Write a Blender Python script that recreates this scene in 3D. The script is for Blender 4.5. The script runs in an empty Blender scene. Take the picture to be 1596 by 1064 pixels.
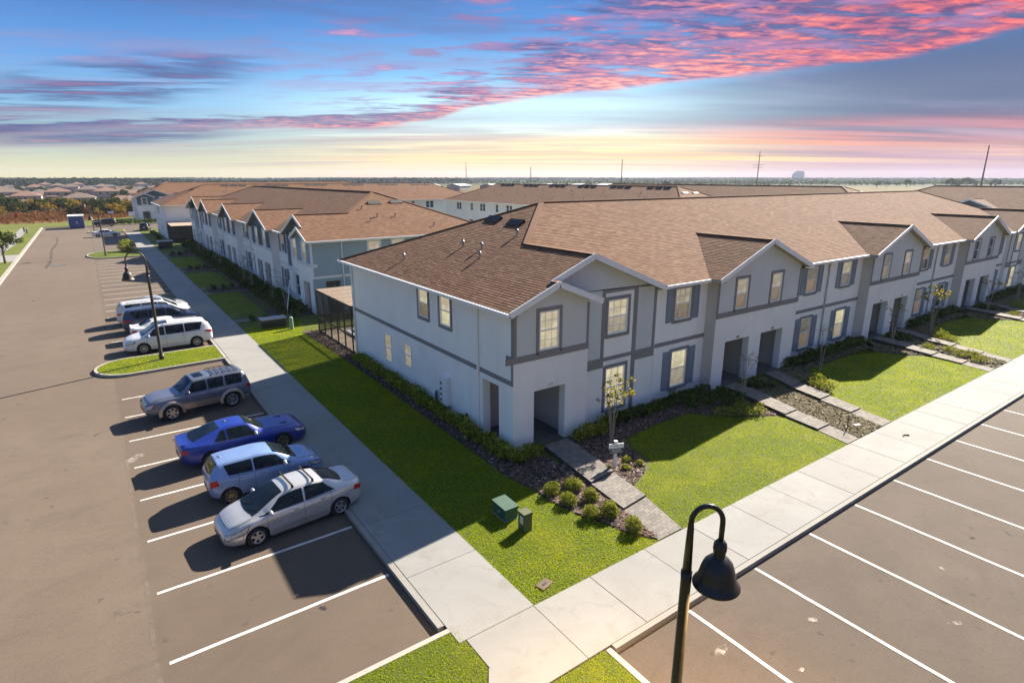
import bpy, bmesh, math, random
import numpy as np
from mathutils import Vector, Matrix
R = math.radians
random.seed(7); rng = np.random.default_rng(7)
S = bpy.context.scene
C = S.collection

# ------------------------------------------------------------------ camera
cam = bpy.data.objects.new('camera', bpy.data.cameras.new('camera')); C.objects.link(cam)
CAM = Vector((-11.612, -16.309, 10.0))
cam.location = CAM
cam.rotation_euler = (R(90 - 15.68), 0, R(-35.31))
cam.data.sensor_width = 36; cam.data.lens = 912 / 1596 * 36
cam.data.clip_start = 0.1; cam.data.clip_end = 12000
S.camera = cam
S.render.resolution_x, S.render.resolution_y = 1024, 682
S.view_settings.view_transform = 'Standard'; S.view_settings.look = 'None'
S.view_settings.gamma = 1; S.view_settings.use_curve_mapping = False
S.view_settings.exposure = 1.66

# ------------------------------------------------------------------ world
SUN_AZ, SUN_EL = 72.5, 32.5       # azimuth clockwise from +Y
W = bpy.data.worlds.new('World'); S.world = W; W.use_nodes = True
nt = W.node_tree; nt.nodes.clear()

class X:
    """tiny expression wrapper round shader math nodes"""
    def __init__(s, sock): s.s = sock
def _m(op, *a, tree=None):
    n = (tree or CUR).nodes.new('ShaderNodeMath'); n.operation = op
    for i, v in enumerate(a):
        if isinstance(v, X): (tree or CUR).links.new(v.s, n.inputs[i])
        else: n.inputs[i].default_value = v
    return X(n.outputs[0])
for nm, op in (('add', 'ADD'), ('sub', 'SUBTRACT'), ('mul', 'MULTIPLY'), ('truediv', 'DIVIDE')):
    setattr(X, '__%s__' % nm, (lambda op: lambda a, b: _m(op, a, b))(op))
    setattr(X, '__r%s__' % nm, (lambda op: lambda a, b: _m(op, b, a))(op))
def sstep(v, a, b):
    n = CUR.nodes.new('ShaderNodeMapRange'); n.interpolation_type = 'SMOOTHSTEP'
    CUR.links.new(v.s, n.inputs[0]); n.inputs[1].default_value = a; n.inputs[2].default_value = b
    return X(n.outputs[0])
def clamp(v): return _m('MINIMUM', _m('MAXIMUM', v, 0.0), 1.0)
def curve(v, pts, lo, hi):
    """piecewise linear function of v through pts, v in lo..hi"""
    n = CUR.nodes.new('ShaderNodeFloatCurve')
    c = n.mapping.curves[0]
    ys = [p[1] for p in pts]; y0, y1 = min(ys), max(ys) + 1e-6
    P = [((x - lo) / (hi - lo), (y - y0) / (y1 - y0)) for x, y in pts]
    c.points[0].location = P[0]; c.points[1].location = P[-1]
    for p in P[1:-1]: c.points.new(*p)
    n.mapping.update()
    CUR.links.new(clamp((v - lo) / (hi - lo)).s, n.inputs['Value'])
    return X(n.outputs[0]) * (y1 - y0) + y0
def comb(x, y, z):
    n = CUR.nodes.new('ShaderNodeCombineXYZ')
    for i, v in enumerate((x, y, z)):
        if isinstance(v, X): CUR.links.new(v.s, n.inputs[i])
        else: n.inputs[i].default_value = v
    return n.outputs[0]
def noise(vec, scale, detail=5, rough=.55, dist=0.0):
    n = CUR.nodes.new('ShaderNodeTexNoise'); n.inputs['Scale'].default_value = scale
    n.inputs['Detail'].default_value = detail; n.inputs['Roughness'].default_value = rough
    n.inputs['Distortion'].default_value = dist
    CUR.links.new(vec, n.inputs['Vector']); return X(n.outputs['Fac'])
def mixc(f, a, b):
    n = CUR.nodes.new('ShaderNodeMix'); n.data_type = 'RGBA'
    for i, v in ((0, f), (6, a), (7, b)):
        if isinstance(v, X): CUR.links.new(v.s, n.inputs[i])
        elif isinstance(v, (int, float)): n.inputs[i].default_value = v
        else: n.inputs[i].default_value = (*v, 1)
    return X(n.outputs[2])
def lin(r, g, b):
    f = lambda c: (c / 255 / 12.92) if c / 255 <= .04045 else ((c / 255 + .055) / 1.055) ** 2.4
    return (f(r), f(g), f(b))
def rampc(v, stops):
    n = CUR.nodes.new('ShaderNodeValToRGB'); cr = n.color_ramp
    while len(cr.elements) < len(stops): cr.elements.new(.5)
    for e, (p, c) in zip(cr.elements, stops): e.position = p; e.color = (*c, 1)
    CUR.links.new(v.s, n.inputs[0]); return X(n.outputs[0])

CUR = nt
tc = nt.nodes.new('ShaderNodeTexCoord')
sx = nt.nodes.new('ShaderNodeSeparateXYZ'); nt.links.new(tc.outputs['Generated'], sx.inputs[0])
dx, dy, dz = X(sx.outputs[0]), X(sx.outputs[1]), X(sx.outputs[2])
ca, sa = math.cos(R(35.31)), math.sin(R(35.31))
dr = dx * ca - dy * sa; df = dx * sa + dy * ca          # right / forward components about azimuth 35 deg
PHI = _m('ARCTAN2', dr, df); EL = _m('ARCSINE', dz)
zz = _m('MAXIMUM', dz, 0.0) + 0.045
px, py = dr / zz, df / zz                                # the cloud deck seen in perspective
# clear sky, by height, left part and right part
elev = clamp(EL / 0.30)
baseL = rampc(elev, [(0, lin(214, 200, 140)), (.06, lin(198, 196, 158)), (.16, lin(158, 188, 190)), (.32, lin(125, 175, 212)), (.52, lin(95, 148, 208)), (.8, lin(62, 110, 178)), (1, lin(48, 92, 160))])
baseC = rampc(elev, [(0, lin(232, 200, 176)), (.12, lin(246, 226, 178)), (.24, lin(222, 238, 232)), (.36, lin(186, 230, 248)), (.5, lin(132, 190, 236)), (.7, lin(92, 146, 208)), (1, lin(60, 108, 180))])
baseR = rampc(elev, [(0, lin(190, 150, 160)), (.12, lin(186, 150, 165)), (.3, lin(140, 140, 165)), (.5, lin(78, 108, 152)), (1, lin(70, 95, 150))])
base = mixc(sstep(PHI, -.6, -.02), baseL, baseC)
base = mixc(sstep(PHI, .12, .55), base, baseR)
# grey-violet stratus streaks low in the sky
st = noise(comb(px * .16 + 3, py * .62, 0), 1.0, 5, .6, .3)
stm = sstep(st, .42, .62) * sstep(EL, .015, .05) * (1 - sstep(EL, .10, .16)) * (.55 + .35 * sstep(PHI, .0, .5))
base = mixc(stm, base, mixc(sstep(PHI, -.3, .6), lin(150, 160, 165), lin(98, 106, 134)))
st2 = noise(comb(px * .10 + 9, py * .40 + 4, 2), 1.0, 4, .55, .2)
edge = curve(PHI, [(-1.2, .02), (-.69, .047), (-.53, .063), (-.2, .076), (-.05, .109), (.2, .134), (.385, .144), (.543, .153), (.669, .170), (1.2, .21)], -1.2, 1.2)
belowedge = sstep(edge - EL, -.002, .012)
stm2 = sstep(st2, .38, .62) * belowedge * sstep(EL, .05, .085) * sstep(PHI, .1, .4) * .8
base = mixc(stm2, base, lin(86, 100, 134))
# warm streaks near the horizon, right of centre
wv = noise(comb(px * .12, py * .75 + 7, 1), 1.0, 4, .55, .25)
wm = sstep(wv, .40, .60) * sstep(EL, .012, .03) * (1 - sstep(EL, .055, .09)) * sstep(PHI, -.45, .05) * (1 - .55 * sstep(PHI, .35, .75))
base = mixc(wm * .85, base, mixc(sstep(EL, .02, .055), lin(255, 218, 150), lin(244, 128, 112)))
wm2 = sstep(noise(comb(px * .10 + 5, py * .9 + 1, 4), 1.0, 3, .5, .2), .52, .64) * sstep(EL, .01, .02) * (1 - sstep(EL, .03, .05)) * .6
base = mixc(wm2, base, mixc(sstep(PHI, -.2, .5), lin(176, 164, 168), lin(172, 134, 150)))
def glow(p0, e0, sp, se):
    a = (PHI - p0) / sp; b = (EL - e0) / se; return _m('POWER', 2.718, (a * a + b * b) * -1.0)
gn = .55 + .9 * (noise(comb(px * .2, py * 1.1, 8), 1.0, 4, .6, .2) - .2)
base = mixc(clamp(glow(.06, .100, .30, .030) * .85 * gn), base, lin(208, 240, 250))
base = mixc(clamp(glow(.10, .048, .26, .016) * gn), base, lin(255, 240, 186))
# the long coral bank: sharp lower edge, ragged above
h = EL - edge + .012 * (noise(comb(px * .7, py * 1.1, 5), 1.2, 3, .5) - .5) * 2
n1 = noise(comb(px * .75 + py * .20, py * 1.9 - px * .25, 0), 1.45, 7, .62, .35)
n2 = noise(comb(px * 2.2, py * 4.2 - px * .5, 3), 1.3, 5, .6, .2)
thick = curve(PHI, [(-1.2, .05), (-.69, .022), (-.53, .018), (-.2, .034), (-.08, .06), (.1, .14), (.4, .24), (1.2, .3)], -1.2, 1.2)
hh = h / thick
cover = sstep(h, -.003, .004) * (1 - sstep(hh, .25, 1.25))
thr = .605 - .19 * cover - .08 * sstep(.02 - h, 0, .02)
n2 = noise(comb(px * 3.4 + py * .8, py * 6.4 - px * .9, 3), 1.7, 6, .66, .4)
cl = sstep(n1 * .8 + n2 * .2 - thr, -.06, .10) * sstep(h, -.003, .007) * sstep(1.6 - hh, 0, .6)
cl = cl * (1 - sstep(PHI, .85, 1.4)) * (1 - sstep(PHI * -1.0, .85, 1.4))
tt = clamp(.60 - hh * .66 + (n2 - .5) * 2.2 + (n1 - .5) * .9 - .25 * (1 - sstep(PHI, -.75, -.35)))
warm = rampc(tt, [(0, lin(66, 78, 128)), (.3, lin(112, 98, 146)), (.5, lin(186, 124, 148)), (.72, lin(240, 156, 146)), (1, lin(255, 196, 172))])
hotr = rampc(tt, [(0, lin(62, 66, 112)), (.3, lin(104, 76, 118)), (.5, lin(168, 92, 120)), (.75, lin(226, 112, 112)), (1, lin(250, 148, 128))])
sky1 = mixc(cl * .93, base, mixc(sstep(PHI, .1, .6), warm, hotr))
# scattered small pink puffs higher up
n3 = noise(comb(px * 1.2 + 11, py * 2.4, 0), 1.9, 6, .6, .3)
pf = sstep(n3, .50, .62) * sstep(h, .0, .03) * sstep(PHI, -.55, .0) * sstep(EL, .07, .12)
sky2 = mixc(pf * .8, sky1, mixc(sstep(n3, .62, .72), lin(150, 120, 165), lin(250, 138, 140)))
# slate blue wisps upper left and lower left
def blob(p0, e0, sp, se, tilt):
    a = PHI - p0; b = EL - e0 - a * tilt
    q = (a * a) / (sp * sp) + (b * b) / (se * se)
    return 1 - sstep(q, .1, 1.6)
wsp = noise(comb(px * .55 + 2, py * 1.7 - px * .5, 6), 1.5, 6, .62, .4)
dk = clamp(blob(-.56, .120, .19, .034, .22) * sstep(wsp, .36, .58) + blob(-.62, .053, .19, .014, .05) * sstep(wsp, .30, .5))
sky3 = mixc(dk * .85, sky2, mixc(sstep(wsp, .5, .72), lin(64, 78, 128), lin(160, 96, 130)))
vl = noise(comb(px * .5 + 20, py * 1.5 - px * .25, 9), 1.1, 6, .64, .5)
veil = sstep(vl, .44, .66) * sstep(EL, .085, .14) * (1 - cl) * (1 - sstep(PHI, .25, .6)) * sstep(PHI * -1.0, -1.2, -.0 + .001 - .3)
sky3 = mixc(veil * .50, sky3, mixc(sstep(EL, .12, .24), lin(164, 150, 186), lin(92, 104, 152)))
lowv = sstep(noise(comb(px * .22 + 31, py * .95, 12), 1.0, 5, .62, .3), .42, .60) * sstep(EL, .018, .035) * (1 - sstep(EL, .075, .11)) * (1 - sstep(PHI, .1, .5))
sky3 = mixc(lowv * .5, sky3, mixc(sstep(EL, .03, .07), lin(186, 168, 160), lin(150, 152, 172)))
above = mixc(sstep(EL, .27, .9), sky3, lin(112, 160, 225))
# physical daylight sky added under it all
ns = nt.nodes.new('ShaderNodeTexSky'); ns.sky_type = 'NISHITA'; ns.sun_disc = False
ns.sun_elevation = R(SUN_EL); ns.sun_rotation = R(SUN_AZ); ns.air_density = 1.0; ns.dust_density = .6
bg1 = nt.nodes.new('ShaderNodeBackground'); nt.links.new(above.s, bg1.inputs[0]); bg1.inputs[1].default_value = .42
bg2 = nt.nodes.new('ShaderNodeBackground'); nt.links.new(ns.outputs[0], bg2.inputs[0]); bg2.inputs[1].default_value = .05
SKYMIX = .16
mx = nt.nodes.new('ShaderNodeMixShader'); nt.links.new(bg1.outputs[0], mx.inputs[1]); nt.links.new(bg2.outputs[0], mx.inputs[2])
mx.inputs[0].default_value = 0.5
mf = sstep(EL, .26, .8) * .85 + .0
nt.links.new(mf.s, mx.inputs[0])
wo = nt.nodes.new('ShaderNodeOutputWorld'); nt.links.new(mx.outputs[0], wo.inputs[0])
W.cycles.sampling_method = 'MANUAL'; W.cycles.sample_map_resolution = 512

sun = bpy.data.objects.new('sun', bpy.data.lights.new('sun', 'SUN')); C.objects.link(sun)
sun.data.energy = 5.0; sun.data.angle = R(.5); sun.data.color = (1, .90, .77)
az = R(SUN_AZ); sd = Vector((math.sin(az) * math.cos(R(SUN_EL)), math.cos(az) * math.cos(R(SUN_EL)), math.sin(R(SUN_EL))))
sun.rotation_euler = sd.to_track_quat('Z', 'Y').to_euler()

# ------------------------------------------------------------------ materials
M = {}
def newmat(name):
    m = bpy.data.materials.new(name); m.use_nodes = True
    global CUR; CUR = m.node_tree
    M[name] = m
    return m, CUR.nodes['Principled BSDF']
def objco():
    t = CUR.nodes.new('ShaderNodeTexCoord'); return t.outputs['Object']
def worldpos():
    t = CUR.nodes.new('ShaderNodeNewGeometry'); return t.outputs['Position']
def scalev(v, sx_, sy_, sz_):
    n = CUR.nodes.new('ShaderNodeMapping'); n.inputs['Scale'].default_value = (sx_, sy_, sz_)
    CUR.links.new(v, n.inputs[0]); return n.outputs[0]
def bump(b, f, strength=.3, dist=.01):
    n = CUR.nodes.new('ShaderNodeBump'); n.inputs['Strength'].default_value = strength; n.inputs['Distance'].default_value = dist
    CUR.links.new(f.s, n.inputs['Height']); CUR.links.new(n.outputs[0], b.inputs['Normal'])
def setc(b, c): CUR.links.new(c.s, b.inputs['Base Color'])
def mul(c, k): return tuple(min(1, x * k) for x in c)
def simple(name, col, rough=.6, metal=0, var=.12, scale=2.0, bmp=0, bscale=60, coat=0, spec=.5, em=None, emk=0):
    m, b = newmat(name)
    v = objco()
    n = noise(v, scale, 5, .6)
    setc(b, mixc(sstep(n, .3, .7), mul(col, 1 - var), mul(col, 1 + var)))
    b.inputs['Roughness'].default_value = rough; b.inputs['Metallic'].default_value = metal
    b.inputs['Specular IOR Level'].default_value = spec
    if coat: b.inputs['Coat Weight'].default_value = coat; b.inputs['Coat Roughness'].default_value = .05
    if bmp: bump(b, noise(v, bscale, 3, .6), bmp, .01)
    if em: b.inputs['Emission Color'].default_value = (*em, 1); b.inputs['Emission Strength'].default_value = emk
    return m

def asphalt(name, a, bcol, patch):
    m, b = newmat(name); p = worldpos()
    big = noise(p, .09, 5, .6, .5); mid = noise(p, .8, 6, .65, .6); fine = noise(p, 60, 3, .7)
    spots = sstep(noise(p, 2.6, 2, .5), .70, .76)
    lane = noise(scalev(p, 1, .03, 1), .8, 4, .6)
    c = mixc(sstep(big, .3, .7), a, bcol)
    c = mixc(sstep(mid, .35, .75) * .45, c, patch)
    c = mixc(sstep(lane, .4, .7) * .30, c, mul(bcol, .72))
    c = mixc(sstep(fine, .35, .75) * .45, c, mul(bcol, 1.6))
    f3 = noise(p, 22, 4, .75); c = mixc(sstep(f3, .5, .72) * .45, c, mul(a, .55))
    sw = noise(scalev(p, .25, .6, 1), 1.2, 6, .7, 1.2); c = mixc(sstep(sw, .50, .72) * .28, c, mul(a, .66))
    c = mixc(spots * .5, c, mul(a, .45))
    # fine cracks
    vo = CUR.nodes.new('ShaderNodeTexVoronoi'); vo.feature = 'DISTANCE_TO_EDGE'; vo.inputs['Scale'].default_value = .16
    CUR.links.new(p, vo.inputs['Vector'])
    if name == 'asphalt_road':      # the bays were laid separately: browner and darker than the drive lane
        sp = CUR.nodes.new('ShaderNodeSeparateXYZ'); CUR.links.new(p, sp.inputs[0])
        c = mixc(sstep(X(sp.outputs[0]) + (mid - .5) * .1, -12.0, -11.8) * .5, c, rampc(big * .6 + fine * .4, [(.3, (.066, .047, .034)), (.7, (.118, .088, .064))]))
    setc(b, c); b.inputs['Roughness'].default_value = .88; b.inputs['Specular IOR Level'].default_value = .3
    bump(b, fine * .7 + mid * .3, .35, .01)
asphalt('asphalt_road', (.108, .080, .058), (.134, .103, .076), (.082, .060, .043))
asphalt('asphalt_lot', (.070, .052, .038), (.098, .075, .056), (.044, .033, .025))

def concrete(name, a, k=1.0):
    m, b = newmat(name); p = worldpos()
    big = noise(p, .35, 5, .65, .8); fine = noise(p, 30, 4, .65); st = noise(p, 1.6, 6, .7, 1.0)
    oi = CUR.nodes.new('ShaderNodeObjectInfo')
    c = mixc(sstep(big, .3, .7), mul(a, .90), mul(a, 1.08))
    c = mixc(sstep(st, .50, .70) * .55, c, (a[0] * .74, a[1] * .70, a[2] * .62))
    c = mixc(X(oi.outputs['Random']) * .35, c, mul((a[0], a[1] * .97, a[2] * .92), .80))
    c = mixc(sstep(fine, .4, .7) * .2, c, mul(a, .75))
    setc(b, c); b.inputs['Roughness'].default_value = .85
    bump(b, fine, .25, .006)
concrete('concrete', (.245, .243, .228))
concrete('kerb_concrete', (.26, .25, .225))
concrete('pale_kerb', (.34, .32, .28))
simple('joint_dirt', (.05, .042, .035), .95)
def grassmat(name, a, b2, yel, sc=1.0, rnd=False):
    m, b = newmat(name); p = worldpos()
    big = noise(p, .5 * sc, 5, .65, .4); fine = noise(p, 14, 5, .75); f2 = noise(p, 55, 3, .8)
    c = mixc(sstep(fine, .3, .7), a, b2)
    c = mixc(sstep(big, .42, .72) * .55, c, yel)
    if rnd:
        g = CUR.nodes.new('ShaderNodeNewGeometry')
        c = mixc(X(g.outputs['Random Per Island']) * .45, c, mul(b2, 1.25))
    else:
        c = mixc(sstep(f2, .45, .75) * .5, c, mul(a, .4))
    setc(b, c); b.inputs['Roughness'].default_value = .8; b.inputs['Specular IOR Level'].default_value = .25
    if not rnd: bump(b, fine * .5 + f2 * .5, .9, .05)
grassmat('lawn', (.052, .070, .004), (.10, .13, .005), (.18, .185, .008))
grassmat('verge', (.080, .105, .012), (.130, .150, .018), (.19, .17, .03), .3)
def fieldmat():
    m, b = newmat('field'); p = worldpos()
    s = X(CUR.nodes.new('ShaderNodeSeparateXYZ').outputs[0]); sep = s.s.node; CUR.links.new(p, sep.inputs[0])
    n = noise(p, .02, 6, .65, .5); f = noise(p, .4, 5, .7); 
    c = mixc(sstep(n, .35, .65), (.17, .085, .045), (.12, .10, .035))
    c = mixc(sstep(f, .4, .7) * .5, c, (.10, .045, .025))
    far = sstep(X(sep.outputs[0]), 120, 400)
    c = mixc(far * .8, c, mixc(sstep(n, .4, .6), (.14, .13, .045), (.10, .085, .04)))
    ln = CUR.nodes.new('ShaderNodeVectorMath'); ln.operation = 'LENGTH'; CUR.links.new(p, ln.inputs[0])
    c = mixc(sstep(X(ln.outputs['Value']), 620, 950), c, mixc(sstep(n, .4, .6), (.030, .042, .022), (.05, .055, .028)))
    setc(b, c); b.inputs['Roughness'].default_value = .95; b.inputs['Specular IOR Level'].default_value = .1
    bump(b, f, .8, .5)
fieldmat()
def mulchmat(name, cols):
    m, b = newmat(name); g = CUR.nodes.new('ShaderNodeNewGeometry')
    r = X(g.outputs['Random Per Island'])
    setc(b, rampc(r, cols)); b.inputs['Roughness'].default_value = .9
mulchmat('mulch_chips', [(0, (.03, .017, .012)), (.4, (.12, .066, .045)), (.65, (.22, .14, .105)), (.8, (.06, .035, .024)), (1, (.42, .33, .27))])
mulchmat('leaf_litter', [(0, (.05, .035, .015)), (.35, (.16, .12, .05)), (.6, (.22, .17, .08)), (.8, (.09, .10, .03)), (1, (.32, .25, .14))])
simple('mulch_soil', (.050, .034, .024), .95, var=.4, scale=12, bmp=.8, bscale=40)
def translucent(b, f, tint=(1.15, 1.1, .5)):
    '''thin leaf: part of the light passes through'''
    col = b.inputs['Base Color'].links[0].from_socket
    t = CUR.nodes.new('ShaderNodeBsdfTranslucent'); mm = CUR.nodes.new('ShaderNodeMix'); mm.data_type = 'RGBA'; mm.blend_type = 'MULTIPLY'; mm.inputs[0].default_value = 1; mm.inputs[7].default_value = (*tint, 1)
    CUR.links.new(col, mm.inputs[6]); CUR.links.new(mm.outputs[2], t.inputs[0])
    x = CUR.nodes.new('ShaderNodeMixShader'); x.inputs[0].default_value = f; out = [n for n in CUR.nodes if n.type == 'OUTPUT_MATERIAL'][0]
    CUR.links.new(b.outputs[0], x.inputs[1]); CUR.links.new(t.outputs[0], x.inputs[2]); CUR.links.new(x.outputs[0], out.inputs[0])
def leafmat(name, cols, trans=.35):
    m, b = newmat(name); g = CUR.nodes.new('ShaderNodeNewGeometry')
    setc(b, rampc(X(g.outputs['Random Per Island']), cols)); b.inputs['Roughness'].default_value = .9
    b.inputs['Specular IOR Level'].default_value = .08; translucent(b, trans)
grassmat('lawn_blades', (.21, .29, .004), (.31, .39, .005), (.46, .43, .008), rnd=True)
M['lawn_blades'].node_tree.nodes['Principled BSDF'].inputs['Specular IOR Level'].default_value = .05
translucent(M['lawn_blades'].node_tree.nodes['Principled BSDF'], .5, (1.25, 1.2, .4))
leafmat('hedge_leaf', [(0, (.05, .08, .010)), (.4, (.17, .21, .025)), (.75, (.34, .36, .045)), (1, (.55, .50, .09))])
leafmat('dark_leaf', [(0, (.02, .038, .010)), (.5, (.06, .095, .02)), (.85, (.12, .16, .03)), (1, (.2, .22, .05))])
leafmat('juniper_leaf', [(0, (.09, .11, .018)), (.6, (.23, .26, .045)), (1, (.38, .37, .08))])
leafmat('myrtle_leaf', [(0, (.06, .08, .016)), (.4, (.22, .22, .05)), (.75, (.48, .42, .14)), (1, (.6, .5, .3))])
leafmat('tree_leaf', [(0, (.018, .030, .012)), (.6, (.04, .055, .018)), (1, (.075, .085, .025))])
leafmat('autumn_leaf', [(0, (.10, .08, .014)), (.6, (.24, .18, .03)), (1, (.34, .20, .04))])
leafmat('forest_leaf', [(0, (.012, .020, .012)), (.6, (.022, .034, .018)), (1, (.034, .044, .022))], .15)
leafmat('rust_leaf', [(0, (.10, .045, .026)), (.6, (.15, .070, .036)), (1, (.19, .10, .045))])
simple('bark', (.13, .10, .08), .9, var=.3, scale=14, bmp=.6)
simple('pale_bark', (.30, .25, .20), .85, var=.25, scale=14)
# building colours
def stucco(name, col):
    m, b = newmat(name); v = worldpos()
    big = noise(v, .45, 5, .6, .4); f = noise(v, 45, 4, .7); stn = noise(scalev(v, 1.6, 1.6, .25), 1.0, 5, .65)
    c = mixc(sstep(big, .3, .7), mul(col, .95), mul(col, 1.03))
    c = mixc(sstep(stn, .50, .8) * .5, c, mul((col[0], col[1] * .97, col[2] * .93), .84))
    sp = CUR.nodes.new('ShaderNodeSeparateXYZ'); CUR.links.new(v, sp.inputs[0]); low = 1 - sstep(X(sp.outputs[2]) + (stn - .5) * .8, .05, .55)
    c = mixc(low * .35, c, mul((col[0] * .95, col[1] * .88, col[2] * .78), .72))
    f2 = noise(v, 7, 5, .7); c = mixc(sstep(f2, .45, .7) * .12, c, mul(col, .8))
    setc(b, c); b.inputs['Roughness'].default_value = .92; b.inputs['Specular IOR Level'].default_value = .2
    bump(b, f, .35, .008)
stucco('wall_pale', (.88, .87, .83)); stucco('wall_light', (.82, .81, .78)); stucco('wall_grey', (.60, .62, .61))
stucco('wall_blue', (.27, .37, .44)); stucco('wall_slate', (.115, .15, .19)); stucco('trim_taupe', (.25, .24, .235)); stucco('trim_pale', (.66, .69, .72))
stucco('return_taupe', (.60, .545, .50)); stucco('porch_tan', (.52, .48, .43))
simple('white_trim', (.74, .75, .76), .5, var=.04); simple('vinyl_white', (.80, .80, .80), .4, var=.03)
simple('shutter_blue', (.20, .25, .31), .6, var=.06); simple('soffit', (.42, .36, .28), .8, var=.06)
simple('door_paint', (.34, .34, .33), .5, var=.05); simple('door_dark', (.10, .10, .10), .5, var=.1)
simple('porch_floor', (.10, .09, .085), .8, var=.2)
simple('black_metal', (.018, .018, .020), .38, .3, var=.3, scale=6); simple('bronze_metal', (.045, .036, .030), .5, .2, var=.25, scale=6)
simple('vent_dark', (.035, .030, .028), .7); simple('vent_pipe', (.26, .27, .29), .5, .5)
simple('grey_metal', (.42, .43, .44), .45, .4); simple('meter_grey', (.12, .12, .13), .4); simple('meter_black', (.03, .03, .035), .4)
simple('utility_green', (.03, .085, .055), .55, var=.15); simple('utility_olive', (.07, .085, .035), .6, var=.15); simple('pale_green', (.22, .36, .22), .6)
simple('cover_brown', (.11, .075, .05), .8); simple('sign_white', (.75, .75, .74), .6, var=.05); simple('sign_dark', (.06, .065, .075), .6)
simple('container_blue', (.02, .06, .20), .5); simple('number_grey', (.22, .20, .18), .7); simple('red_plastic', (.45, .03, .02), .5)
simple('line_paint', (.52, .50, .46), .8, var=.16, scale=5)
simple('rubber', (.016, .016, .017), .85); simple('chrome', (.6, .6, .62), .2, .9, var=.03); simple('wood_brown', (.12, .08, .05), .8)
simple('pool_water', (.02, .10, .09), .08); simple('pool_deck', (.40, .32, .25), .8)
simple('pale_roof_metal', (.33, .25, .19), .8)
def glassmat(name, col, rough=.08, em=None, k=0, blind=None):
    m, b = newmat(name); v = objco()
    n = noise(scalev(v, 1.0, 1.0, 1.0), 1.4, 4, .6)
    c = mixc(sstep(n, .35, .65), mul(col, .7), mul(col, 1.3))
    if blind:
        sep = CUR.nodes.new('ShaderNodeSeparateXYZ'); CUR.links.new(v, sep.inputs[0])
        w = _m('FRACT', X(sep.outputs[2]) * 16.0, 0.0)
        c = mixc(sstep(w, .55, .95) * .45, c, mul(col, .45))
    setc(b, c)
    b.inputs['Roughness'].default_value = rough; b.inputs['Specular IOR Level'].default_value = .6
    if em:
        CUR.links.new(mixc(sstep(n, .3, .7), mul(em, .65), em).s, b.inputs['Emission Color']); b.inputs['Emission Strength'].default_value = k
    return m
glassmat('window_dark', (.045, .05, .058)); glassmat('car_glass', (.006, .010, .011), .04); M['car_glass'].node_tree.nodes['Principled BSDF'].inputs['Specular IOR Level'].default_value = .3
glassmat('window_tan', (.30, .24, .17), .15, (1, .72, .42), .05, True)
glassmat('window_lit', (.50, .45, .32), .15, (1, .84, .54), .17, True)
glassmat('window_lit_soft', (.40, .37, .28), .15, (1, .84, .58), .10, True)
glassmat('window_shade', (.26, .25, .23), .15, (1, .85, .6), .03, True)
glassmat('window_bright', (.55, .50, .30), .15, (1, .87, .55), .20, True)
def paint(name, col, metal=.35, rough=.32, flake=.06):
    m, b = newmat(name); v = objco()
    n = noise(v, 2.5, 4, .6)
    setc(b, mixc(sstep(n, .35, .7), mul(col, 1 - flake), mul(col, 1 + flake)))
    b.inputs['Metallic'].default_value = metal; b.inputs['Roughness'].default_value = rough
    b.inputs['Coat Weight'].default_value = .7; b.inputs['Coat Roughness'].default_value = .06
paint('paint_silver', (.54, .53, .51), .45, .26); paint('paint_blue', (.055, .11, .40), .3); paint('paint_bluegrey', (.20, .30, .52), .3)
paint('paint_deepblue', (.012, .035, .26), .2); paint('paint_grey', (.15, .165, .215), .4); paint('paint_sand', (.36, .30, .23), .4)
paint('paint_white', (.66, .66, .65), .0); paint('paint_navy', (.035, .045, .085), .35); paint('paint_black', (.012, .014, .016), .1)
simple('headlight', (.50, .52, .55), .08, .3, var=.3, scale=9); simple('taillight', (.42, .012, .016), .15, var=.2); simple('amber', (.6, .2, .03), .2)
simple('plastic_black', (.012, .012, .013), .55); simple('rim_silver', (.48, .47, .45), .3, .75); simple('rim_gold', (.30, .25, .17), .35, .7); simple('seam', (.02, .02, .022), .6); simple('plate', (.6, .6, .6), .5)

def shinglemat(name, cols, tabs=False, info=False, courses=True):
    m, b = newmat(name); v = objco()
    g = CUR.nodes.new('ShaderNodeNewGeometry')
    fine = noise(v, 55, 3, .7); big = noise(worldpos(), .25, 4, .6)
    if tabs: r = X(g.outputs['Random Per Island'])
    elif info: r = X(CUR.nodes.new('ShaderNodeObjectInfo').outputs['Random'])
    else:
        uv = CUR.nodes.new('ShaderNodeUVMap').outputs[0]
        br = CUR.nodes.new('ShaderNodeTexBrick'); CUR.links.new(uv, br.inputs['Vector'])
        br.inputs['Scale'].default_value = 1; br.inputs['Brick Width'].default_value = .30; br.inputs['Row Height'].default_value = .145
        br.inputs['Mortar Size'].default_value = .012; br.inputs['Color1'].default_value = (0, 0, 0, 1); br.inputs['Color2'].default_value = (1, 1, 1, 1); br.inputs['Mortar'].default_value = (.2, .2, .2, 1)
        br.offset = .5
        sp = CUR.nodes.new('ShaderNodeSeparateColor'); CUR.links.new(br.outputs['Color'], sp.inputs[0]); r = X(sp.outputs[0])
        mort = X(br.outputs['Fac'])
    c = rampc(r, cols)
    c = mixc(sstep(fine, .4, .7) * .15, c, mul(cols[-1][1], 1.1))
    c = mixc(sstep(big, .35, .7) * .25, c, mul(cols[0][1], .9))
    if not tabs and not info:
        c = mixc(mort * .6, c, mul(cols[0][1], .4)); bump(b, 1 - mort, .6, .02)
    setc(b, c); b.inputs['Roughness'].default_value = .92; b.inputs['Specular IOR Level'].default_value = .2
SC = [(0, (.120, .060, .033)), (.4, (.158, .083, .048)), (.75, (.176, .095, .056)), (1, (.21, .12, .074))]
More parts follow.
